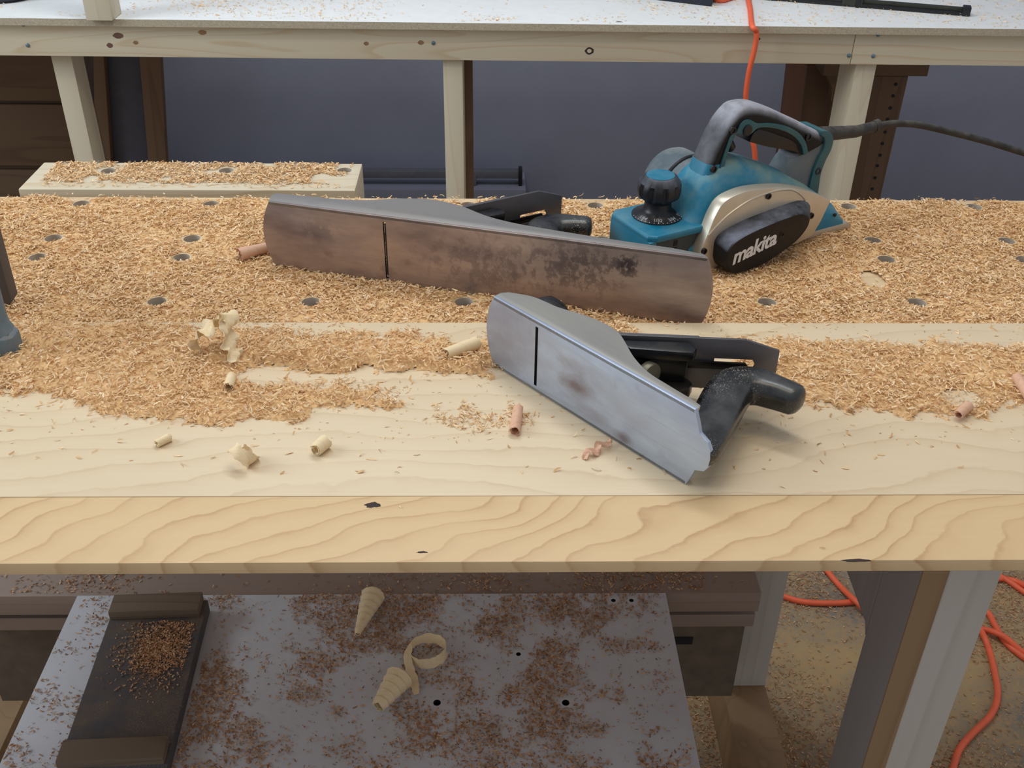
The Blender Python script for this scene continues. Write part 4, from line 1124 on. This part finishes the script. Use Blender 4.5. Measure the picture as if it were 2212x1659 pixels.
def pan_h(X, Y):
    a = at_z(520, 770, PZ); b = at_z(1050, 790, PZ)
    tt = np.clip((X - a[0]) / (b[0] - a[0]), 0, 1); yc = a[1] + (b[1] - a[1]) * tt
    ridge = np.exp(-((Y - yc) / .016) ** 2) * (X > a[0] - .03) * (X < b[0] + .01)
    return PZ + (.0006 + .0030 * vnoise(X, Y, 30, 31) ** 1.5 + .006 * ridge)


N = 80000
X = rng.uniform(-.72, .80, N); Y = rng.uniform(.565, .902, N); den = pan_den(X, Y); k = rng.random(N) < den; X, Y, den = X[k], Y[k], den[k]
k = (Y > .66) | (rng.random(len(X)) < .03); X, Y, den = X[k], Y[k], den[k]
Zc = PZ + .0003 + (pan_h(X, Y) - PZ) * np.clip((pan_soft(X, Y) - .45) / .5, 0, 1) + rng.random(len(X)) ** 1.6 * .0032 * np.clip((den - .1) / .5, 0, 1)
sml = np.clip((Y - .70) / .16, .35, 1)
Vc, Fc = chips(len(X), X, Y, Zc, (.0032, .0076), (.0008, .0017), tilt=.25, curl=(.1, .9))
N = 90000
X2 = rng.uniform(-.72, .80, N); Y2 = rng.uniform(.70, .90, N); k = rng.random(N) < np.clip(pan_den(X2, Y2) * 1.6, 0, .9) * .9; X2, Y2 = X2[k], Y2[k]
V2, F2 = chips(len(X2), X2, Y2, np.full(len(X2), PZ + .0002), (.0012, .0032), (.0005, .0011), tilt=.2)
bd = bed(-.72, .80, .67, .9015, .0025, lambda x, y: PZ + .00015 + np.maximum(0, pan_h(x, y) - PZ - .0006) * .85 * np.clip((pan_soft(x, y) - .5) / .5, 0, 1) ** 1.3, lambda x, y: pan_den(x, y) > .60)
stuff('panel_wood_chips', [(Vc, Fc, 0), (V2, F2, 0), (*bd, 1)], [M['chip'], M['chipbase']], 'tan planer chips scattered in drifts over the pale front panel', 'wood chips', (0.03, .78, PZ))

# on the vise jaw
JH = np.array(jholes)
N = 7200
X = rng.uniform(JX0 + .02, JX1 - .012, N); Y = rng.uniform(JY0 + .006, JY1 - .003, N)
den = np.clip((hole_d(X, Y, JH) - .012) / .004, 0, 1) * (vnoise(X, Y, 40, 41) > np.where(X > -.24, .45, .18)) * np.clip((Y - (JY0 + .012 + .012 * vnoise(X, Y, 30, 42))) / .01, .08, 1)
k = rng.random(N) < den; X, Y = X[k], Y[k]
Vc, Fc = chips(len(X), X, Y, .0003 + rng.random(len(X)) * .002, (.0036, .0074), (.0009, .0018), tilt=.22, curl=(.1, .9))
stuff('jaw_wood_chips', [(Vc, Fc, 0)], [M['chip']], 'tan planer chips lying on the vise jaw behind the bench', 'wood chips', (-.39, 1.31, 0))

# white board and bench hook
N = 62000
X = rng.uniform(-.535, .230, N); Y = rng.uniform(.60, .990, N)
nn = vnoise(X, Y, 14, 51) * .6 + vnoise(X, Y, 40, 52) * .4
den = np.clip((nn - .39) * 4.2, .05, 1) * np.where(X > -.36, 1, .35) * np.clip((.236 - X) / .05, .15, 1) * np.clip((Y - .62) / .16, .35, 1)
inh = (np.abs(X + .41) < .062) & (np.abs(Y - .835) < .135)
hd_ = np.array([(p[0], p[1]) for p, r in sholes])
den *= np.clip((hole_d(X, Y, hd_) - .007) / .004, 0, 1)
k = (rng.random(N) < den) & ~inh; X, Y = X[k], Y[k]
Vc, Fc = chips(len(X), X, Y, WZ + .0003 + rng.random(len(X)) * .0015, (.0012, .0052), (.0007, .0020), tilt=.15)
N = 2600
X = rng.normal(-.395, .022, N); Y = rng.normal(.885, .028, N); k = (np.abs(X + .412) < .050) & (Y < .925) & (Y > .72); X, Y = X[k], Y[k]
V2, F2 = chips(len(X), X, Y, WZ + .0205 + rng.random(len(X)) * .001, (.0015, .0045), (.0008, .0018), tilt=.15)
N = 5000
X = rng.uniform(-.71, .36, N); Y = rng.uniform(.997, 1.08, N); k = rng.random(N) < np.clip((vnoise(X, Y, 12, 55) - .35) * 3, .05, 1); X, Y = X[k], Y[k]
V3, F3 = chips(len(X), X, Y, -.4515 + rng.random(len(X)) * .001, (.002, .0065), (.001, .0022), tilt=.15)
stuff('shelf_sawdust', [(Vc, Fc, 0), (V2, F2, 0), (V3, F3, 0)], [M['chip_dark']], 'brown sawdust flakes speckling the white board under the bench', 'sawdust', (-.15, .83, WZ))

# floor and far counter
N = 48000
X = rng.uniform(.30, 1.35, N); Y = rng.uniform(.85, 1.75, N); k = rng.random(N) < np.clip((vnoise(X, Y, 7, 61) - .2) * 1.8, .12, 1); X, Y = X[k], Y[k]
Vc, Fc = chips(len(X), X, Y, FZ + .0004 + rng.random(len(X)) * .002, (.0028, .0072), (.0010, .0021), tilt=.2)
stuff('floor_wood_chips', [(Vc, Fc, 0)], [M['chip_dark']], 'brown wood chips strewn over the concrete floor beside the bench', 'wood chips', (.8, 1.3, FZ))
N = 5200
X = rng.uniform(-1.15, 1.35, N); Y = rng.uniform(2.08, 2.42, N); k = (rng.random(N) < np.clip((vnoise(X, Y, 9, 71) - .30) * 2.2, .04, 1)) & (Y > 2.10 - .0131 * X); X, Y = X[k], Y[k]
Vc, Fc = chips(len(X), X, Y, CT + .0002 + rng.random(len(X)) * .0015, (.0035, .0085), (.0010, .0022), tilt=.2)
stuff('counter_wood_chips', [(Vc, Fc, 0)], [M['chip']], 'loose tan chips sprinkled on the white counter of the wall bench', 'wood chips', (0, 2.2, CT))

# ------------------------------------------------------------------ lift the whole build so that the floor lies at z = 0
for o in list(COL.objects):
    if o.parent is None and o.type not in ('CAMERA', 'LIGHT'): o.location.z += ZB
